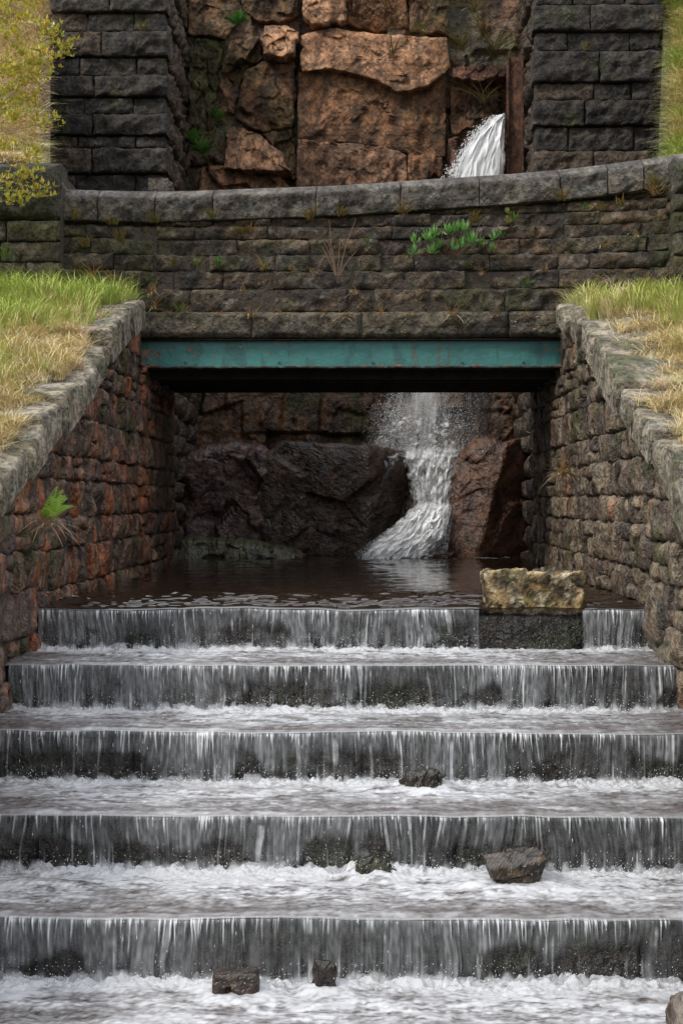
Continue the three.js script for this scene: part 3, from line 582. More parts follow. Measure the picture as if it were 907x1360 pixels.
  const gf = grid(mx, mz, (a, b) => {
    const x = lerp(-2.56, 2.56, a), z = lerp(zn + 0.042, z0 + 0.02, 1 - (1 - b) ** 1.35), dz = z - z0, id = k * 21.3;   // dz: distance from the foot of the fall
    const dry = dryAt(k, x), boil = (1 - sstep(0.04, 0.36, dz + 0.18 * (fbm(x * 2.1, id, 3) - 0.5))) * (1 - 0.7 * dry);
    const lump = 0.7 * fbm(x * 12 + id, z * 14, 2.2, 4) + 0.3 * ridged(x * 15 + id, z * 15, 5, 2) * 0.8, fine = fbm(x * 34, z * 38 + id, 6, 3);
    const calm = 1 - 0.85 * sstep(TREAD - 0.1, TREAD, dz);
    let y = yb + (lump - 0.45) * 0.11 * boil + ((fine - 0.5) * 0.045 * (0.3 + boil) + (fbm(x * 5 + id, z * 9, 8, 3) - 0.5) * 0.03) * calm;
    y += lip(k + 1, x) * sstep(TREAD - 0.4, TREAD - 0.05, dz); y -= 0.022 * sstep(TREAD - 0.06, TREAD + 0.042, dz) ** 2;
    // foam carried along: streaks that thin out towards the next lip
    const carry = 1 - sstep(0.2, 1.25, dz), net = ridged(x * 4.2 + id, z * 9 + (noise(x * 3, z * 3, id) - 0.5) * 2, 4, 3), speck = noise(x * 46, z * 70, id);
    const froth = fbm(x * 17 + id, z * 32 + (noise(x * 4, z * 4, id) - 0.5) * 3, 14, 3), lace = ridged(x * 12 + id, z * 30, 24, 2);
    const curd = ridged(x * 11 + id, z * 14, 33, 3);
    let f = boil * (0.4 + 0.42 * sstep(0.34, 0.56, lump) + 0.35 * sstep(0.5, 0.8, curd)) + (0.4 + 0.6 * carry) * (0.55 * sstep(0.58 - 0.2 * carry, 0.95 - 0.2 * carry, net) + 0.45 * sstep(0.42, 0.68, froth));
    f += (0.1 + 0.25 * carry) * sstep(0.5, 0.85, lace) + 0.4 * (speck - 0.5) * (0.6 + carry) + 0.15;
    f *= 0.72 + 0.5 * sstep(0.35, 0.6, fbm(x * 1.6 + id, z * 3, 9, 2));
    let col = 0; for (const [rx, rz, rad] of rocks) { if (rz < z0 || rz > zn) continue; const d = Math.hypot(x - rx, (z - rz) * 1.1) / rad; if (d < 2.2) col = Math.max(col, (1 - sstep(0.8, 2.2, d)) * (z < rz ? 1 : 0.75)); }
    f += 0.55 * col * sstep(0.3, 0.6, lump + 0.2 * (speck - 0.5)); y += 0.05 * col * (0.3 + lump) * calm;
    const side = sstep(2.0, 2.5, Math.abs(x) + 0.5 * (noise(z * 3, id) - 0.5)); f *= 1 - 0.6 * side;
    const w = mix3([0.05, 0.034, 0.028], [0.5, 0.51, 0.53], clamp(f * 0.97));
    return { p: [x, y, z], c: w };
  });
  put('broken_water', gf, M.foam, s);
  if (seen) {
    const L = [];
    for (let i = 0; i < 1300; i++) { const x = rr(-2.5, 2.5); if (dryAt(k, x) > 0.5 && rnd() < 0.85) continue; const h = 0.12 * rnd() ** 2.4; L.push([[x, yb + 0.02 + h, z0 + rr(0.06, 0.3)], rr(0.001, 0.0032) * (1 - 3 * h), [rr(-0.5, 0.5), 1, 0], rr(1, 2)]); }
    for (let i = 0; i < 50; i++) { const x = rr(-2.5, 2.5); if (dryAt(k, x) > 0.5) continue; L.push([[x, yl - rr(0.04, RISE), z0 + rr(0.09, 0.14)], rr(0.0008, 0.002), [0, 1, 0], rr(2, 8)]); }
    drops(L, s);
  }
}
{
  const g = grid(60, 60, (a, b) => { const x = lerp(-3.2, 3.2, a), z = lerp(60, 10.2, b); return { p: [x, -3.5 + (fbm(x * 2, z * 2, 3) - 0.5) * 0.05, z], c: PEAT }; });
  const m = put('basin_water', g, M.water, scene); m.userData = { kind: 'structure', label: 'dark stilling basin at the foot of the cascade' };
}

// ---------------------------------------------------------------- pit behind the bridge: wet rocks and the fall
const wetRock = (p, id) => { let c = mix3([0.055, 0.04, 0.032], [0.11, 0.076, 0.056], fbm(p[0] * 3, p[1] * 4, id)); return mix3(c, [0.17, 0.085, 0.045], 0.5 * sstep(0.58, 0.72, fbm(p[0] * 6, p[1] * 3, id + 5))); };
const wetRed = (p, id) => mix3(mix3([0.09, 0.05, 0.036], [0.2, 0.1, 0.06], fbm(p[0] * 5, p[1] * 2.2, id)), [0.2, 0.09, 0.04], 0.5 * sstep(0.56, 0.7, fbm(p[0] * 8, p[1] * 2, id + 2)));
const wetPink = (p, id) => mix3(mix3([0.06, 0.042, 0.038], [0.22, 0.135, 0.115], fbm(p[0] * 6, p[1] * 6, id)), [0.3, 0.22, 0.22], 0.5 * sstep(0.6, 0.7, fbm(p[0] * 11, p[1] * 12, id + 2)));
solo('boulder', rockGeo([[350, 604], [372, 583], [430, 587], [500, 592], [540, 598], [544, 640], [532, 690], [504, 728], [480, 744], [400, 746], [346, 740], [336, 670]], -12.5, { col: wetRock, depth: 1.1, bulge: 0.08, amp: 0.13, freq: 1.3, jag: 0.03, pow: 10, ty: -0.12, ridge: [0.55, 0.12, 0.9] }), M.slick, 'large black wet boulder to one side of the fall under the bridge', 'rock');
solo('boulder', rockGeo([[607, 606], [622, 588], [646, 577], [668, 586], [692, 580], [716, 604], [724, 670], [730, 752], [568, 752], [576, 716], [596, 668]], -12.4, { col: wetRed, depth: 1.0, bulge: 0.08, amp: 0.09, freq: 1.6, jag: 0.04, pow: 10, ty: -0.2, ridge: [0.1, 0.3, 0.8, 0.28] }), M.slick, 'tall reddish brown upright rock slab beside the fall under the bridge', 'rock');
solo('boulder', rockGeo([[238, 606], [270, 592], [310, 584], [352, 590], [372, 640], [362, 750], [236, 750], [232, 680]], -12.9, { col: wetPink, depth: 1.0, bulge: 0.2, amp: 0.2, jag: 0.05, freq: 1.8, pow: 10 }), M.slick, 'pinkish knobbly wet rock against the stone passage wall', 'rock');
solo('boulder', rockGeo([[222, 712], [270, 713], [330, 717], [380, 726], [408, 738], [410, 752], [222, 752]], -11.9, { col: (p, id) => mix3([0.06, 0.05, 0.036], [0.11, 0.11, 0.045], fbm(p[0] * 4, p[1] * 4, id)), depth: 0.9, bulge: 0.2, amp: 0.12, ty: -0.8 }), M.slick, 'low mossy rock ledge at the water edge under the bridge', 'rock');
solo('boulder', rockGeo([[540, 606], [612, 606], [618, 690], [600, 752], [520, 752], [536, 690]], -13.0, { col: wetRock, depth: 0.8, bulge: 0.15, amp: 0.3, jag: 0.05, ty: -0.35 }), M.wet, 'dark rock ledge running with white water between two boulders', 'rock');
solo('boulder', rockGeo([[552, 733], [572, 729], [602, 734], [606, 750], [550, 750]], -11.9, { col: wetRock, depth: 0.4, bulge: 0.12, amp: 0.06 }), M.wet, 'small flat black rock in the pool in front of the fall', 'rock');
{ // masonry at the back of the pit, either side of the passage end
  for (const sd of [-1, 1]) {
    const t = thing('pit_wall', sd < 0 ? 'dark damp masonry wall behind the pinkish rock' : 'dark damp masonry wall behind the upright rock slab', 'wall', [sd * 2.6, 0, -13]);
    const map = sd < 0 ? (u, v, w) => [-2.62 - (u - 9.9) * 0.05 + w, v, -u] : (u, v, w) => [2.58 + (-9.9 - u) * 0.05 - w, v, u];
    const [a, b] = sd < 0 ? [9.95, 16.6] : [-16.6, -9.95];
    lay(t, a, b, courses(-0.2, 5.2, 0.3, 0.42), [0.6, 1.1], map, pitCol, M.wet, { amp: 0.1, bulge: 0.06, cell: 0.09, r: 0.04, uneven: 0.06, depth: 0.3 });
    put('core', boxGeo(sd < 0 ? -3.9 : 2.95, sd < 0 ? -2.95 : 3.9, -1, 5.1, -16.7, -9.95, [0.03, 0.025, 0.022]), M.mortar, t);
  }
}
{
  const t = thing('sluice_plate', 'tall rusty steel plate at the mouth of the white water jet', 'steel plate', [2.75, 6.4, -15.4]);
  const rc = p => mix3(mix3([0.13, 0.055, 0.032], [0.2, 0.09, 0.05], fbm(p[0] * 5, p[1] * 2, 4)), [0.06, 0.034, 0.024], 0.6 * sstep(0.45, 0.65, fbm(p[0] * 14, p[1] * 1.5, 9)));
  const bg = (x0, x1, y0, y1, z0, z1) => grid(8, 60, (a, b) => ({ p: [lerp(x0, x1, a), lerp(y0, y1, b), z1], c: rc([lerp(x0, x1, a), lerp(y0, y1, b)]), uv: [a * 0.3, b * 2] }));
  put('plate', bg(2.61, 2.87, 6.2, 8.58, -15.4, -15.4), M.rust, t);
  put('plate_back', boxGeo(2.61, 2.87, 6.2, 8.58, -15.47, -15.405, rc), M.rust, t);
  put('flange', boxGeo(2.6, 2.635, 6.2, 8.6, -15.46, -15.34, rc), M.rust, t);
  put('flange', boxGeo(2.85, 2.885, 6.2, 8.6, -15.46, -15.34, rc), M.rust, t);
}
{
  const s = structure('waterfall', 'white jet bursting from the sluice and falling behind the parapet to the pool', [0, 0, -15]);
  const L = [];
  for (let i = 0; i < 30000; i++) {
    const q = rnd(), vx = -2.1 * q ** 0.42 + 0.12 * rr(-1, 1), vy = rr(-0.7, 0.25), vz = rr(0.0, 0.75), t = Math.sqrt(rnd()) * 1.12;
    const x = 2.56 + vx * t + rr(-0.05, 0.02), y = 7.55 + vy * t - 4.9 * t * t + rr(-0.1, 0.1), z = -15.6 + vz * t;
    if (y < 1.5) continue;
    const fat = t < 0.6 ? 1 : lerp(1, 0.3, (t - 0.6) / 0.5); if (t > 0.75 && rnd() < 0.3) continue;
    L.push([[x, y, z], rr(0.002, 0.006) * fat, [vx, vy - 9.8 * t, vz], rr(1.6, 6)]);
  }
  // splash over the ledge, and the white apron that runs out between the rocks
  for (let i = 0; i < 6000; i++) { const a = rr(0, 1), p = atPx(lerp(490, 625, a) + rr(-12, 12), 606 - 70 * rnd() ** 2.2, -13.2 + rr(-0.4, 0.3)); L.push([p, rr(0.0015, 0.004), [rr(-1, 1), 1, 0], rr(1, 2)]); }
  for (let i = 0; i < 9000; i++) { const r = rnd(), y = lerp(676, 742, r), p = atPx(lerp(lerp(560, 470, r), 603 - 10 * r, rnd()), y - 8 * rnd(), -12.6 + 0.7 * r); L.push([p, rr(0.002, 0.005), [rr(-1, 1), rr(0, 1), 0], rr(1, 2)]); }
  drops(L, s, 'spray');
  for (let l = 0; l < 6; l++) put('water_veil', grid(90, 150, (a, b) => {
    const t = lerp(0.03, 1.12, 1 - b), id = l * 9.1, sp = 1 + 0.05 * (l - 3), vx = -2.0 * (0.02 + 0.98 * a) * sp, x = 2.57 + vx * t + (fbm(a * 7, t * 8, id, 2) - 0.5) * 0.1, y = 7.56 - 0.15 * t - 4.9 * t * t + (noise(a * 9, t * 6, id) - 0.5) * 0.1, z = -15.55 + 0.12 * l * (0.4 + t) + (fbm(a * 12, t * 9, 3 + id, 3) - 0.5) * 0.2;
    const ed = clamp(Math.min(a * 6, (1 - a) * 4) + 1.4 * (fbm(t * 22, a * 14, id + 5, 2) - 0.62)), core = sstep(0.42, 0.8, a);
    const n = 0.6 * fbm(a * 26 + t * 3, t * 13, id + 7, 3) + 0.4 * fbm(a * 60, t * 34, id, 2);
    const al = clamp(lerp(0.95, 0.12, sstep(0.1, 0.75, t)) + 2.2 * (n - 0.5)) * ed * lerp(1, 0.1 + 0.9 * core, sstep(0.55, 0.85, t)) * (1 - 0.6 * sstep(0.8, 1.1, t));
    return { p: [x, y, z], c: [0.9, 0.91, 0.92, al], uv: [a, b] };
  }, 4), M.mist, s);
  const sheet = (y0, y1, xl, xr, zf, id, dense) => grid(90, 90, (a, b) => {
    const q = 1 - b, ip = P => { for (let i = 0; i < P.length - 1; i++) if (q <= P[i + 1][0]) return lerp(P[i][1], P[i + 1][1], (q - P[i][0]) / (P[i + 1][0] - P[i][0])); return P[P.length - 1][1]; };
    const y = lerp(y0, y1, q) + (fbm(a * 10, q * 9, id, 2) - 0.5) * 10, x = lerp(ip(xl), ip(xr), a), z = zf(q) + (fbm(a * 15 + id, q * 12, 2, 4) - 0.5) * 0.2, P = atPx(x, y, z);
    const ed = clamp(Math.min(a, 1 - a) * 5 + 1.5 * (fbm(q * 18, a * 9, id, 2) - 0.6)) * clamp(q * 8) * (1 - sstep(0.82, 1, q + 0.3 * (noise(a * 14, id) - 0.5)));
    const n = 0.6 * fbm(a * 14 + id + q * 2, q * 9, 5, 3) + 0.4 * fbm(a * 38, q * 26, id, 2);
    return { p: P, c: [0.9, 0.91, 0.92, clamp(dense + 1.9 * (n - 0.5)) * ed], uv: [a, b] };
  }, 4);
  for (let l = 0; l < 3; l++) put('water_veil', sheet(592, 694, [[0, 530], [0.5, 542], [1, 552]], [[0, 612], [0.5, 604], [1, 596]], q => -12.8 + 0.25 * q + 0.06 * l, 3 + l * 5, 0.3), M.mist, s);
  for (let l = 0; l < 5; l++) put('water_veil', sheet(668, 752, [[0, 552], [0.4, 514 + 4 * l], [1, 452 + 10 * l]], [[0, 600], [0.5, 592], [1, 574 - 4 * l]], q => -12.5 + 0.7 * q + 0.05 * l, 31 + l * 7, 0.8), M.mist, s);
  for (let l = 0; l < 2; l++) put('water_veil', sheet(545, 622, [[0, 500], [0.5, 484], [1, 470]], [[0, 610], [0.5, 622], [1, 628]], q => -13.2 + 0.2 * q + 0.3 * l, 71 + l * 7, -0.08), M.mist, s);
}

// ---------------------------------------------------------------- loose stones in the cascade
function looseBlock(name, label, cx, y0, cz, w, h, d, turn, col, mat, o = {}) {
  const id = o.id ?? rnd() * 300, n = o.n ?? 26, pos = [], cl = [], uv = [], idx = [];
  const g = new THREE.BoxGeometry(w, h, d, n, Math.round(n * 0.6), Math.round(n * 0.6)); g.deleteAttribute('normal'); g.deleteAttribute('uv');
  const P = g.attributes.position, R = o.r ?? 0.05, cs = Math.cos(turn), sn = Math.sin(turn);
  for (let i = 0; i < P.count; i++) {
    let x = P.getX(i), y = P.getY(i), z = P.getZ(i);
    const ix = clamp(x, -w / 2 + R, w / 2 - R), iy = clamp(y, -h / 2 + R, h / 2 - R), iz = clamp(z, -d / 2 + R, d / 2 - R);
    let dx = x - ix, dy = y - iy, dz = z - iz; const l = Math.hypot(dx, dy, dz) || 1; dx /= l; dy /= l; dz /= l;
    const fq = o.freq ?? 6, k = R + (facet(x + z * 0.7, y - z * 0.6, id, fq) * 0.8 + (fbm(x * fq * 2 + id, y * fq * 2, z * fq * 2, 4) - 0.5) * 0.9) * (o.amp ?? 0.05);
    if (Math.abs(x - ix) + Math.abs(y - iy) + Math.abs(z - iz) > 1e-6) { x = ix + dx * k; y = iy + dy * k; z = iz + dz * k; }
    if (o.shape) [x, y, z] = o.shape(x, y, z);
    const X = cx + x * cs + z * sn, Y = y0 + h / 2 + y, Z = cz - x * sn + z * cs;
    pos.push(X, Y, Z); cl.push(...col([X, Y, Z], id)); uv.push(x * 1.4 + z, y * 1.4 + z * 0.6);
  }
  const geo = geoFrom(pos, Array.from(g.index.array), cl, uv);
  // join the normals of the box's doubled edges
  const N = geo.attributes.normal, mp = new Map(); for (let i = 0; i < P.count; i++) { const key = [pos[3 * i], pos[3 * i + 1], pos[3 * i + 2]].map(v => v.toFixed(4)).join(); const e = mp.get(key) || [0, 0, 0, []]; e[0] += N.getX(i); e[1] += N.getY(i); e[2] += N.getZ(i); e[3].push(i); mp.set(key, e); }
  for (const e of mp.values()) { const l = Math.hypot(e[0], e[1], e[2]) || 1; e[3].forEach(i => N.setXYZ(i, e[0] / l, e[1] / l, e[2] / l)); }
  return solo(name, geo, mat, label, 'rock');
}
const mossyCol = (p, id) => {
  let c = mix3([0.28, 0.18, 0.075], [0.52, 0.38, 0.2], fbm(p[0] * 6, p[1] * 8, p[2] * 6));
  c = mix3(c, [0.055, 0.04, 0.025], 0.9 * sstep(0.48, 0.6, fbm(p[0] * 9, p[1] * 9, p[2] * 9 + 4)));
  c = mix3(c, [0.12, 0.12, 0.025], 0.6 * sstep(0.54, 0.64, fbm(p[0] * 5 + 3, p[1] * 5, p[2] * 5)));
  return mix3(c, [0.66, 0.56, 0.38], 0.9 * sstep(0.56, 0.64, fbm(p[0] * 13, p[1] * 13, p[2] * 13 + 8)));
};
looseBlock('stone_block', 'loose squared block mottled with moss and lichen on the top lip', 1.58, -0.07, -0.24, 0.82, 0.36, 0.42, 0.03, mossyCol, M.stone, { r: 0.05, amp: 0.06, n: 48, freq: 7 });
const darkRock = (p, id) => mix3(mix3([0.026, 0.019, 0.014], [0.066, 0.045, 0.032], fbm(p[0] * 8, p[1] * 9, p[2] * 8)), [0.06, 0.06, 0.025], 0.5 * sstep(0.55, 0.7, fbm(p[0] * 5, p[1] * 5, id)));
const onStep = (px, py, z) => atPx(px, py, z);
{ let p = onStep(563, 1044, 2 * TREAD + 0.34); looseBlock('boulder', 'small rounded dark rock splashed with foam at the foot of a fall', p[0], p[1] - 0.06, p[2], 0.25, 0.15, 0.2, 0.3, darkRock, M.soaked, { r: 0.07, amp: 0.09, freq: 9 }); }
{ let p = onStep(683, 1166, 3 * TREAD + 0.42); looseBlock('boulder', 'wedge shaped brown rock with a flat tilted top in the foam', p[0], p[1] - 0.045, p[2], 0.35, 0.165, 0.22, 0.15, (p2, id) => mix3(darkRock(p2, id), [0.12, 0.075, 0.04], 0.5 * sstep(0.5, 0.65, fbm(p2[0] * 9, p2[1] * 9, 3))), M.soaked, { r: 0.02, amp: 0.03, freq: 8, shape: (x, y, z) => [x * (0.62 + 2.2 * (y + 0.1)) , y + (y > 0 ? -0.03 * (z / 0.13) + 0.1 * x : 0), z * (0.9 + 0.6 * y)] }); }
{ let p = onStep(688, 1132, 3 * TREAD + 0.16); looseBlock('boulder', 'dark wet rock half hidden behind the wedge shaped brown rock', p[0], p[1] - 0.12, p[2], 0.2, 0.17, 0.16, -0.2, darkRock, M.soaked, { r: 0.06, amp: 0.06 }); }
{ let p = onStep(495, 1152, 3 * TREAD + 0.18); looseBlock('boulder', 'small mossy rock veiled by the falling water', p[0], p[1] - 0.07, p[2], 0.22, 0.12, 0.14, 0.1, (q, id) => mix3(darkRock(q, id), [0.06, 0.07, 0.02], 0.5), M.soaked, { r: 0.05, amp: 0.06 }); }
{ let p = onStep(313, 1310, 4 * TREAD + 0.3); looseBlock('stone_block', 'dark brown squared block lying below the last fall', p[0], p[1] - 0.055, p[2], 0.24, 0.13, 0.18, 0.05, (q, id) => mix3(darkRock(q, id), [0.09, 0.05, 0.035], 0.5), M.soaked, { r: 0.02, amp: 0.03 }); }
{ let p = onStep(432, 1306, 4 * TREAD + 0.24); looseBlock('boulder', 'narrow upright black rock standing in the foam', p[0], p[1] - 0.07, p[2], 0.12, 0.19, 0.12, 0.2, darkRock, M.soaked, { r: 0.05, amp: 0.06 }); }
{ let p = onStep(905, 1375, 5 * TREAD - 0.05); looseBlock('boulder', 'pale tan rounded rock standing clear of the water', p[0] + 0.17, p[1] - 0.07, p[2], 0.45, 0.28, 0.4, 0.2, (q, id) => mix3([0.2, 0.16, 0.13], [0.34, 0.28, 0.24], fbm(q[0] * 7, q[1] * 7, q[2] * 7)), M.stone, { r: 0.12, amp: 0.06 }); }
const bulgeCol = wingCol(false);
looseBlock('boulder', 'big rounded stone bulging from the channel wall beside the first fall', 2.72, -0.3, 0.35, 0.5, 0.52, 0.62, 0.05, bulgeCol, M.damp, { r: 0.16, amp: 0.08, freq: 4 });
looseBlock('boulder', 'lower big rounded stone bulging from the wall beside the second lip', 2.74, -0.62, 0.85, 0.56, 0.42, 0.7, 0.0, (p, id) => mix3(bulgeCol(p, id), C.moss, 0.3), M.damp, { r: 0.16, amp: 0.08, freq: 4 });

// ---------------------------------------------------------------- grass banks
const bankY = (x, z) => ytop(Math.max(z, -5.25)) - 0.05 + 0.07 * sstep(2.95, 3.5, Math.abs(x)) + 0.1 * Math.max(0, Math.abs(x) - 3.7) + (fbm(x * 1.1, z * 1.1, 4, 3) - 0.5) * 0.3 * sstep(3.5, 4.2, Math.abs(x));
for (const sd of [-1, 1]) {
  const g = grid(70, 150, (a, b) => {
    const z = lerp(16, -6.9, b), q = sd > 0 ? a : 1 - a, x = sd * (2.95 + q * q * 45), n = fbm(x * 2, z * 2, 3);
    return { p: [x, bankY(x, z), z], c: mix3([0.09, 0.07, 0.035], [0.16, 0.14, 0.06], n) };
  });
  const m = put(numbered('grass_bank'), g, M.soil, scene); m.userData = { kind: 'structure', label: sd < 0 ? 'grassy bank behind the rust stained channel wall' : 'grassy bank behind the grey brown channel wall' };
}
function bladeTuft(n, len, spread, w, droop) {
  const pos = [], idx = [];
  for (let i = 0; i < n; i++) {
    const a = rnd() * 6.283, L = len * rr(0.55, 1), lean = spread * rr(0.3, 1), bx = rr(-0.03, 0.03), bz = rr(-0.03, 0.03), cx = Math.cos(a), sz = Math.sin(a), px = -sz, pz = cx, k0 = pos.length / 3;
    for (let k = 0; k <= 3; k++) { const t = k / 3, out = lean * t * t * L, y = L * t * (1 - droop * t * t), ww = w * (1 - t * 0.95) / 2; pos.push(bx + cx * out + px * ww, y, bz + sz * out + pz * ww, bx + cx * out - px * ww, y, bz + sz * out - pz * ww); }
    for (let k = 0; k < 3; k++) { const q = k0 + 2 * k; idx.push(q, q + 1, q + 3, q, q + 3, q + 2); }
  }
  const g = new THREE.BufferGeometry(); g.setAttribute('position', new THREE.Float32BufferAttribute(pos, 3)); g.setIndex(idx); g.computeVertexNormals(); return g;
}
function sow(name, label, geo, list, mat = M.blade) { // list: [x,y,z,scale,turn,rgb,tiltX,tiltZ]
  const im = new THREE.InstancedMesh(geo, mat, list.length), m = new THREE.Matrix4(), q = new THREE.Quaternion(), e = new THREE.Euler(), c = new THREE.Color();
  list.forEach(([x, y, z, s, r, col, tx = 0, tz = 0], i) => { e.set(tx, r, tz, 'ZXY'); q.setFromEuler(e); m.compose(new THREE.Vector3(x, y, z), q, new THREE.Vector3(s, s, s)); im.setMatrixAt(i, m); im.setColorAt(i, c.setRGB(...col)); });
  im.name = numbered(name); im.userData = { kind: 'stuff', label }; scene.add(im); return im;
}
const GREEN = [0.37, 0.48, 0.09], OLIVE = [0.44, 0.43, 0.13], STRAW = [0.6, 0.45, 0.23], PALE = [0.76, 0.63, 0.4];
{
  const tuft = bladeTuft(10, 0.4, 0.75, 0.009, 0.3), mat = bladeTuft(11, 0.24, 1.4, 0.007, 0.5);
  for (const sd of [-1, 1]) {
    const A = [], B = [];
    for (let i = 0; i < 42000; i++) {
      const z = rr(-6.75, 4.5), x = sd * (2.62 + 3.1 * rnd() ** 1.15), ax = Math.abs(x), n = fbm(x * 1.3, z * 1.3, sd + 5, 3);
      const edge = (sd < 0 ? 2.86 : 2.96) + 1.5 * (fbm(z * 2.4, x * 1.5, sd, 3) - 0.45) + (z > -4.4 ? 0.05 : -0.28) - (rnd() < 0.3 ? 0.25 : 0); if (ax < edge) continue;
      const g = clamp(sstep(-2.6, -5.2, z) * 0.9 + sstep(edge + 0.15, edge + 0.9, ax) * 0.75 + (n - 0.5) * 1.6 - 0.1);
      const v = rr(0.75, 1.2);
      const col = mix3(mix3(STRAW, PALE, rnd()), mix3(GREEN, OLIVE, sd < 0 ? rnd() * 0.6 : 0.3 + rnd() * 0.7), g > rnd() * 0.7 + 0.15 ? 1 : 0.15).map(q => q * v);
      const dry = g < 0.4; (dry ? B : A).push([x, Math.max(bankY(x, z), ytop(Math.max(z, -5.25)) - 0.02) - 0.01, z, rr(0.45, 1.0) * (rnd() < 0.15 ? 1.6 : 1) * (sd < 0 && z < -4.5 ? 1.15 : 1), rnd() * 6.28, col, rr(-0.2, 0.2), rr(-0.2, 0.2) - sd * -0.1]);
    }
    sow('bank_grass', sd < 0 ? 'fresh green grass on the bank below the squared pier' : 'green grass mixed with straw on the bank beside the pale coping slabs', tuft, A);
    sow('dry_grass', sd < 0 ? 'matted dry straw along the slabs of the rust stained wall' : 'matted dry straw along the slabs of the grey brown wall', mat, B);
  }
  // hillside grass
  for (const sd of [-1, 1]) {
    const A = [];
    for (let i = 0; i < 30000; i++) {
      const z = -7.3 - 17 * rnd() ** 1.2, xi = hillInner(sd, z), x = xi + sd * (0.2 + 4.2 * rnd() ** 1.4), v = rr(0.7, 1.2), n = fbm(x * 1.5, z * 1.5, 8, 3);
      A.push([x, hillY(x, z, sd) - 0.02, z, rr(0.9, 1.9), rnd() * 6.28, (sd < 0 ? mix3(mix3(STRAW, PALE, rnd()), OLIVE, n > 0.6 ? 0.7 : 0.1) : mix3(mix3(GREEN, OLIVE, rnd()), STRAW, n > 0.55 ? 0.6 : 0)).map(q => q * v), rr(-0.2, 0.5), rr(-0.3, 0.3)]);
    }
    sow('hillside_grass', sd < 0 ? 'long dry straw coloured grass on the slope behind the sapling' : 'green and yellow grass on the slope beside the buttress', mat, A);
  }
  // straw growing out of the joints between coping slabs
  for (const sd of [-1, 1]) for (const [s, len, w] of wings[sd].slabs) {
    if (s < -7.6 || s > 3.2) continue;
    const A = [], n = Math.floor(rr(30, 170)), v0 = rr(0.05, 0.45);
    for (let i = 0; i < n; i++) { const v = lerp(v0, w + 0.3, rnd() ** 0.8), ss = s + len + rr(-0.05, 0.05) + 0.22 * (fbm(v * 4, s * 3, 2, 2) - 0.45), p = wings[sd].smap(sd < 0 ? -ss : ss, v, -0.03); A.push([...p, rr(0.45, 1.0), rnd() * 6.28, mix3(mix3(STRAW, PALE, rnd()), OLIVE, rnd() < 0.15 ? 0.7 : 0).map(q => q * rr(0.7, 1.1)), rr(0, 0.6), 0]); }
    const im = sow('joint_grass', 'dry grass tuft drooping over a joint between coping slabs', mat, A); im.userData = { label: sd < 0 ? 'dry grass tuft in a coping joint above the rust stained wall' : 'dry grass tuft in a coping joint above the grey brown wall', category: 'grass tuft', group: sd < 0 ? 'tufts in the coping joints of the rust stained wall' : 'tufts in the coping joints of the grey brown wall', kind: 'stuff' };
  }
}

// ---------------------------------------------------------------- plants on the masonry
function leafShape(len, w, fold, col, parts, m4) { // one leaf: a folded, curved blade
  const pos = [], c = [], idx = [], n = 5;
  for (let k = 0; k <= n; k++) { const t = k / n, ww = w * Math.sin(Math.PI * Math.min(1, t * 0.94 + 0.05)) ** 0.8, y = len * t, z = -fold * len * t * t; pos.push(-ww / 2, y, z + ww * 0.12, 0, y, z, ww / 2, y, z + ww * 0.12); for (let q = 0; q < 3; q++) c.push(...col); }
  for (let k = 0; k < n; k++) for (let q = 0; q < 2; q++) { const a = k * 3 + q; idx.push(a, a + 1, a + 4, a, a + 4, a + 3); }
  const g = geoFrom(pos, idx, c); g.applyMatrix4(m4); parts.push(g);
}
const TM = (p, az, el, roll = 0) => new THREE.Matrix4().makeTranslation(...p).multiply(new THREE.Matrix4().makeRotationFromEuler(new THREE.Euler(el, az, roll, 'YXZ')));
function stemTube(pts, r0, r1, col) { const cu = new THREE.CatmullRomCurve3(pts.map(p => new THREE.Vector3(...p))), n = Math.max(4, pts.length * 3), g = new THREE.TubeGeometry(cu, n, 1, 5); const P = g.attributes.position, c = new Float32Array(P.count * 3), v = new THREE.Vector3();
  for (let i = 0; i <= n; i++) { const o = cu.getPointAt(i / n), r = lerp(r0, r1, i / n); for (let k = 0; k <= 5; k++) { const q = i * 6 + k; v.fromBufferAttribute(P, q).sub(o).multiplyScalar(r).add(o); P.setXYZ(q, v.x, v.y, v.z); c.set(col, q * 3); } }
  g.setAttribute('color', new THREE.BufferAttribute(c, 3)); g.deleteAttribute('uv'); return g; }
const wallPt = (px, py, out = 0.1) => { let z = ZW; for (let i = 0; i < 3; i++) z = zwall(atPx(px, py, z)[0]) + out; return atPx(px, py, z); };
function tuftOn(p, n, len, spread, w, cols, hang, name, label, group) {
  const parts = [];
  for (let i = 0; i < n; i++) leafShape(len * rr(0.6, 1.35), w * rr(0.8, 1.4), hang * rr(0.4, 1.3), mix3(pick(cols), pick(cols), rnd()).map(q => q * rr(0.75, 1.15)), parts, TM([p[0] + rr(-0.05, 0.05), p[1] + rr(-0.015, 0.02), p[2] + 0.03 + rr(-0.03, 0.04)], rr(-1.5, 1.5) + Math.PI, rr(-0.1, -1) * spread));
  return solo(name, mergeGeometries(parts), M.leaf, label, 'plant', group);
}
const strawC = [[0.6, 0.42, 0.2], [0.5, 0.33, 0.15], [0.4, 0.27, 0.11]], greenC = [[0.16, 0.23, 0.04], [0.24, 0.3, 0.07], [0.3, 0.28, 0.07]], rustyC = [[0.22, 0.17, 0.04], [0.15, 0.16, 0.035], [0.3, 0.18, 0.05]], freshC = [[0.1, 0.24, 0.04], [0.14, 0.3, 0.06]];
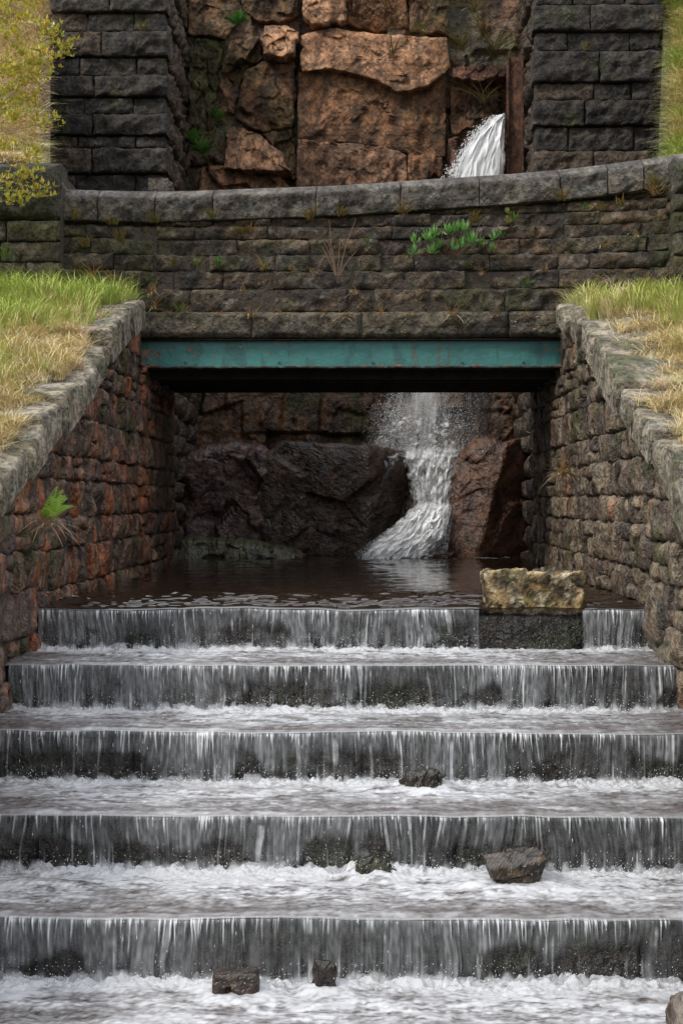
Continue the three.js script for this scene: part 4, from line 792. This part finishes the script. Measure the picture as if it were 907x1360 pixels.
const where = (x, y) => (y > 400 ? 'on the ledge above the teal girder' : y < 302 ? 'just under the pale coping' : 'on the middle parapet courses') + (x < 170 ? ' near the sapling' : x > 555 && x < 690 ? ' near the large leafy plant' : x > 400 && x < 500 ? ' near the bare dead stems' : x > 735 ? ' near the end pier' : '');
for (const [x, y, s] of [[121, 374, 1.6], [203, 392, 1.1], [203, 410, 1], [332, 422, 1], [352, 360, 1.2], [505, 420, 0.8], [456, 424, 0.8], [600, 424, 1.2], [746, 428, 1], [250, 414, 0.7], [870, 262, 1.2], [418, 362, 0.6], [388, 360, 0.5], [180, 415, 1], [222, 418, 0.6], [290, 420, 0.6], [372, 421, 0.7], [430, 421, 0.6], [540, 422, 0.7], [655, 423, 0.7], [700, 424, 0.8], [150, 372, 0.9], [322, 388, 0.6], [470, 390, 0.6], [560, 388, 0.5], [720, 362, 0.7], [640, 365, 0.6], [800, 330, 0.8], [840, 315, 0.7]])
  tuftOn(wallPt(x, y, 0.14), Math.round(26 * s), 0.17 * s, 1.1, 0.008, strawC, 1.0, 'dry_tuft', (s > 1.1 ? 'large' : 'small') + ' dry straw tuft ' + where(x, y), 'dry tufts on the parapet wall');
for (const [x, y, s] of [[205, 296, 1.1], [150, 298, 0.9], [283, 290, 1.2], [102, 290, 1], [160, 322, 1.2], [320, 312, 1], [115, 328, 1.2], [412, 292, 1.3], [452, 288, 0.9], [535, 286, 1.3], [628, 298, 1.2], [744, 268, 1.1], [796, 280, 0.8], [822, 276, 0.9], [868, 250, 1.4], [330, 310, 0.9], [230, 352, 0.8]])
  tuftOn(wallPt(x, y, 0.1), Math.round(22 * s), 0.13 * s, 1.0, 0.016, rustyC, 0.5, 'wall_fern', (s > 1.15 ? 'larger' : 'small') + ' olive fern ' + where(x, y), 'olive ferns on the parapet wall');
for (const [x, y, s] of [[240, 414, 1], [262, 354, 1.1], [290, 354, 1.1], [198, 372, 0.6], [205, 378, 0.6], [352, 358, 1], [682, 296, 1.2], [698, 380, 0.8], [775, 282, 0.8], [620, 356, 0.7], [486, 325, 0.8], [384, 326, 0.7], [540, 344, 0.6], [632, 416, 0.7], [612, 400, 0.7], [8, 345, 1.6]])
  tuftOn(x < 20 ? atPx(x, y, -6.15) : wallPt(x, y, 0.12), Math.round(16 * s), 0.12 * s, 0.9, 0.014, [...greenC, ...freshC], 0.4, 'wall_sprig', x < 20 ? 'green sprig on the squared pier under the sapling' : (s > 0.9 ? 'larger' : 'tiny') + ' green sprig ' + where(x, y), 'green sprigs on the parapet wall');
// rosettes of broad leaves
for (const [x, y, n, S, label] of [[588, 338, 17, 1, 'large leafy green plant with whorled leaves on the parapet wall'], [650, 334, 4, 0.75, 'smaller leafy green plant beside the large whorled one'], [682, 300, 3, 0.6, 'yellowish leafy plant with a pale stalk below the coping']]) {
  const yel = S === 0.6, t = thing('leafy_plant', label, 'plant', wallPt(x, y, 0.1)), L = [], St = [];
  for (let i = 0; i < n; i++) {
    const b = [rr(-0.22, 0.22) * S * Math.sqrt(n / 6), rr(-0.02, 0.27) * S, rr(0.06, 0.2)], m = 13;
    St.push(stemTube([[b[0] * 0.4, -0.03, 0], [b[0] * 0.8, b[1] * 0.5, b[2] * 0.6], b], 0.006, 0.004, [0.16, 0.09, 0.05]));
    for (let k = 0; k < m; k++) leafShape(0.125 * S * rr(0.8, 1.15), 0.027 * S, 0.5, (yel ? mix3([0.3, 0.26, 0.05], [0.16, 0.22, 0.04], rnd()) : mix3([0.1, 0.26, 0.05], [0.22, 0.44, 0.1], rnd())), L, TM(b, k / m * 12.566 + rr(-0.2, 0.2), rr(0.35, 1.7)));
  }
  const a = new THREE.Mesh(mergeGeometries(St), M.bark); a.name = 'stem'; const b = new THREE.Mesh(mergeGeometries(L), M.leaf); b.name = 'leaves'; b.userData.kind = 'stuff'; t.add(a, b);
}
{ // dead twigs
  const p = wallPt(448, 366, 0.13), St = [];
  for (let i = 0; i < 9; i++) { const a = rr(-0.2, 0.25), h = rr(0.3, 0.72); St.push(stemTube([[p[0] + a * 0.15, p[1], p[2]], [p[0] + a * 0.6, p[1] + h * 0.5, p[2] + 0.04], [p[0] + a * 1.1 + rr(-0.05, 0.05), p[1] + h, p[2] + rr(0, 0.08)]], 0.006, 0.002, [0.22, 0.15, 0.1])); }
  solo('dead_stems', mergeGeometries(St), M.bark, 'bunch of bare dead stems standing on a ledge of the wall', 'plant');
}
{ // bare stalks over the leafy plant
  const p = wallPt(590, 330, 0.1), St = [];
  for (const dx of [-0.05, 0.12, 0.2, 0.36, 0.42]) St.push(stemTube([[p[0] + dx, p[1], p[2]], [p[0] + dx + 0.02, p[1] + 0.18, p[2] + 0.05], [p[0] + dx + rr(0.02, 0.12), p[1] + rr(0.28, 0.38), p[2] + 0.05]], 0.003, 0.002, [0.3, 0.26, 0.23]));
  solo('dead_stems', mergeGeometries(St), M.bark, 'pale dead stalks rising behind the large leafy plant', 'plant');
}
{ // bright fern below the left coping, and the tuft under it
  const p = [-HW + 0.1, 0.55, 0]; const q = atPx(62, 690, -0.85); p[1] = q[1]; p[2] = -0.85; p[0] = -HW + 0.14; { const zz = CZ - F / ((VX - 60) / (HW - 0.14 + CX)), w = atPx(60, 690, zz); p[1] = w[1]; p[2] = w[2]; }
  const t = thing('fern', 'bright green fern under the sloping coping of the rust stained wall', 'fern', p), L = [];
  for (let f = 0; f < 15; f++) {
    const az = rr(-1.2, 1.5), up = rr(0.25, 1.3), len = rr(0.2, 0.4), dir = new THREE.Vector3(Math.cos(az) * Math.cos(up), Math.sin(up), Math.sin(az) * Math.cos(up));
    for (let k = 1; k <= 13; k++) { const s = k / 13, c = new THREE.Vector3(dir.x * len * s, dir.y * len * s - 0.18 * s * s * len * 1.5, dir.z * len * s); const w = 0.06 * (1 - s * 0.85);
      for (const sg of [-1, 1]) leafShape(w * 1.15, 0.011, 0.3, mix3([0.26, 0.48, 0.05], [0.42, 0.6, 0.09], rnd()), L, new THREE.Matrix4().makeTranslation(c.x, c.y, c.z).multiply(new THREE.Matrix4().makeRotationFromQuaternion(new THREE.Quaternion().setFromUnitVectors(new THREE.Vector3(0, 1, 0), new THREE.Vector3(-dir.y * sg * 0.8 - dir.z * sg * 0.4 + dir.x * 0.25, 0.1 + dir.x * sg * 0.8 + dir.y * 0.25, dir.x * sg * 0.3 + dir.z * 0.3).normalize())))); }
  }
  const m = new THREE.Mesh(mergeGeometries(L), M.leaf); m.name = 'fronds'; m.userData.kind = 'stuff'; t.add(m);
  tuftOn([p[0] + 0.03, p[1] - 0.06, p[2] + 0.02], 60, 0.2, 1.2, 0.008, strawC, 1.3, 'dry_tuft', 'brown dead fronds hanging below the bright green fern');
  const r = atPx(748, 630, 0); const z = CZ - F / ((748 - VX) / (HW - 0.16 - CX)); const rp = atPx(748, 632, z); tuftOn([rp[0] - 0.02, rp[1], rp[2]], 70, 0.22, 1.2, 0.009, strawC, 0.9, 'dry_tuft', 'orange straw tuft on the grey brown channel wall inside the opening');
}
for (const [x, y, z, s, n] of [[316, 34, -16.4, 1.2, 40], [268, 205, -16.2, 1.5, 50], [290, 160, -16.6, 1, 30], [258, 190, -16.4, 1.2, 30]])
  tuftOn(atPx(x, y, z), n, 0.2 * s, 1, 0.05, freshC, 0.5, 'cliff_plant', 'bright green plant clinging to the brown rock face', 'green plants on the rock face');
for (const [x, y, n] of [[612, 70, 40], [640, 50, 46], [655, 80, 40], [628, 20, 40], [640, 140, 26], [560, 48, 20], [520, 78, 16]])
  tuftOn(atPx(x, y, -16.45), n, 0.42, 0.8, 0.016, [[0.22, 0.18, 0.06], [0.12, 0.12, 0.03], [0.3, 0.22, 0.1]], 1.4, 'hanging_grass', 'olive dry grass hanging on the brown rock face', 'hanging grasses on the rock face');
for (const [x, y, z] of [[330, -4, 0], [775, 66, 0], [382, 38, 0]]) { if (x === 775) tuftOn(atPx(776, 70, -13.38), 24, 0.16, 0.8, 0.01, [[0.3, 0.26, 0.08]], 0.5, 'dry_tuft', 'yellow grass tuft on a course of the buttress by the sluice plate'); }
tuftOn(atPx(190, 42, -13.38), 30, 0.16, 0.9, 0.012, [[0.2, 0.17, 0.05], [0.3, 0.22, 0.08]], 0.5, 'dry_tuft', 'olive grass tuft on a course of the buttress by the sapling');

// ---------------------------------------------------------------- sapling with young yellow-green leaves
{
  const base = [-5.0, bankY(-5.0, -5.55), -5.55], t = thing('sapling', 'sapling with thin grey branches and young yellow green leaves above the pier', 'tree', base), L = [], B = [];
  const loc = (px, py, z) => { const q = atPx(px, py, z); return [q[0] - base[0], q[1] - base[1], q[2] - base[2]]; };
  const trunk = [[0, -0.1, 0], [0.05, 0.8, -0.05], [-0.02, 1.7, 0], [0.1, 2.8, 0.05], [0.05, 4.2, 0.1]];
  const tm = new THREE.Mesh(stemTube(trunk, 0.06, 0.02, [0.2, 0.17, 0.13]), M.bark); tm.name = 'trunk'; t.add(tm);
  const tips = [[66, 48, -5.9, 200, 120], [92, 62, -5.8, 130, 100], [76, 38, -5.6, 60, 30], [60, 96, -5.7, 150, 120], [40, 20, -5.9, 60, 40], [34, 62, -5.5, 140, 90], [22, 110, -5.7, 170, 140], [74, 158, -5.8, 190, 170], [50, 205, -5.8, 250, 240], [62, 252, -5.75, 262, 252], [30, 262, -5.7, 260, 270], [45, 230, -5.7, 262, 246], [8, 240, -5.6, 260, 250], [20, 40, -5.4, 100, 60], [10, 90, -5.4, 140, 110], [10, 10, -5.6, 60, 30], [28, 150, -5.6, 190, 170], [12, 190, -5.5, 220, 200], [46, 130, -5.9, 190, 150], [58, 72, -5.5, 120, 90], [30, 85, -5.8, 130, 100], [5, 140, -5.8, 180, 150], [48, -5, -5.7, 40, 10]];
  for (const [px, py, z, ry, my] of tips) {
    const tip = loc(px, py, z), root = [0.03, loc(-60, ry, z)[1], 0], mid = loc(px - 45, my, z + rr(-0.1, 0.1)); mid[0] = Math.min(mid[0], tip[0] - 0.15);
    B.push(stemTube([root, mid, [lerp(mid[0], tip[0], 0.6), lerp(mid[1], tip[1], 0.6) + rr(-0.03, 0.03), tip[2]], tip], 0.011, 0.003, [0.26, 0.22, 0.17]));
    for (let c = 0; c < 38; c++) {
      const f = c < 6 ? 1 : rr(0.45, 1), bx = lerp(mid[0], tip[0], f) + rr(-0.09, 0.09), by = lerp(mid[1], tip[1], f) + rr(-0.08, 0.09), bz = lerp(mid[2], tip[2], f) + rr(-0.12, 0.12);
      for (let k = 0; k < 5; k++) leafShape(rr(0.022, 0.07), rr(0.014, 0.036), 0.4, mix3([0.46, 0.42, 0.04], [0.74, 0.64, 0.1], rnd()).map(q => q * rr(0.7, 1.1)), L, TM([bx, by, bz], rnd() * 6.28, rr(0.3, 1.9)));
    }
  }
  const bm = new THREE.Mesh(mergeGeometries(B), M.bark); bm.name = 'branches'; const lm = new THREE.Mesh(mergeGeometries(L), M.leaf); lm.name = 'leaves'; lm.userData.kind = 'stuff'; t.add(bm, lm);
}
scene.traverse(m => { if (m.isMesh) { m.castShadow = true; m.receiveShadow = true; } });
renderer.render(scene, camera);
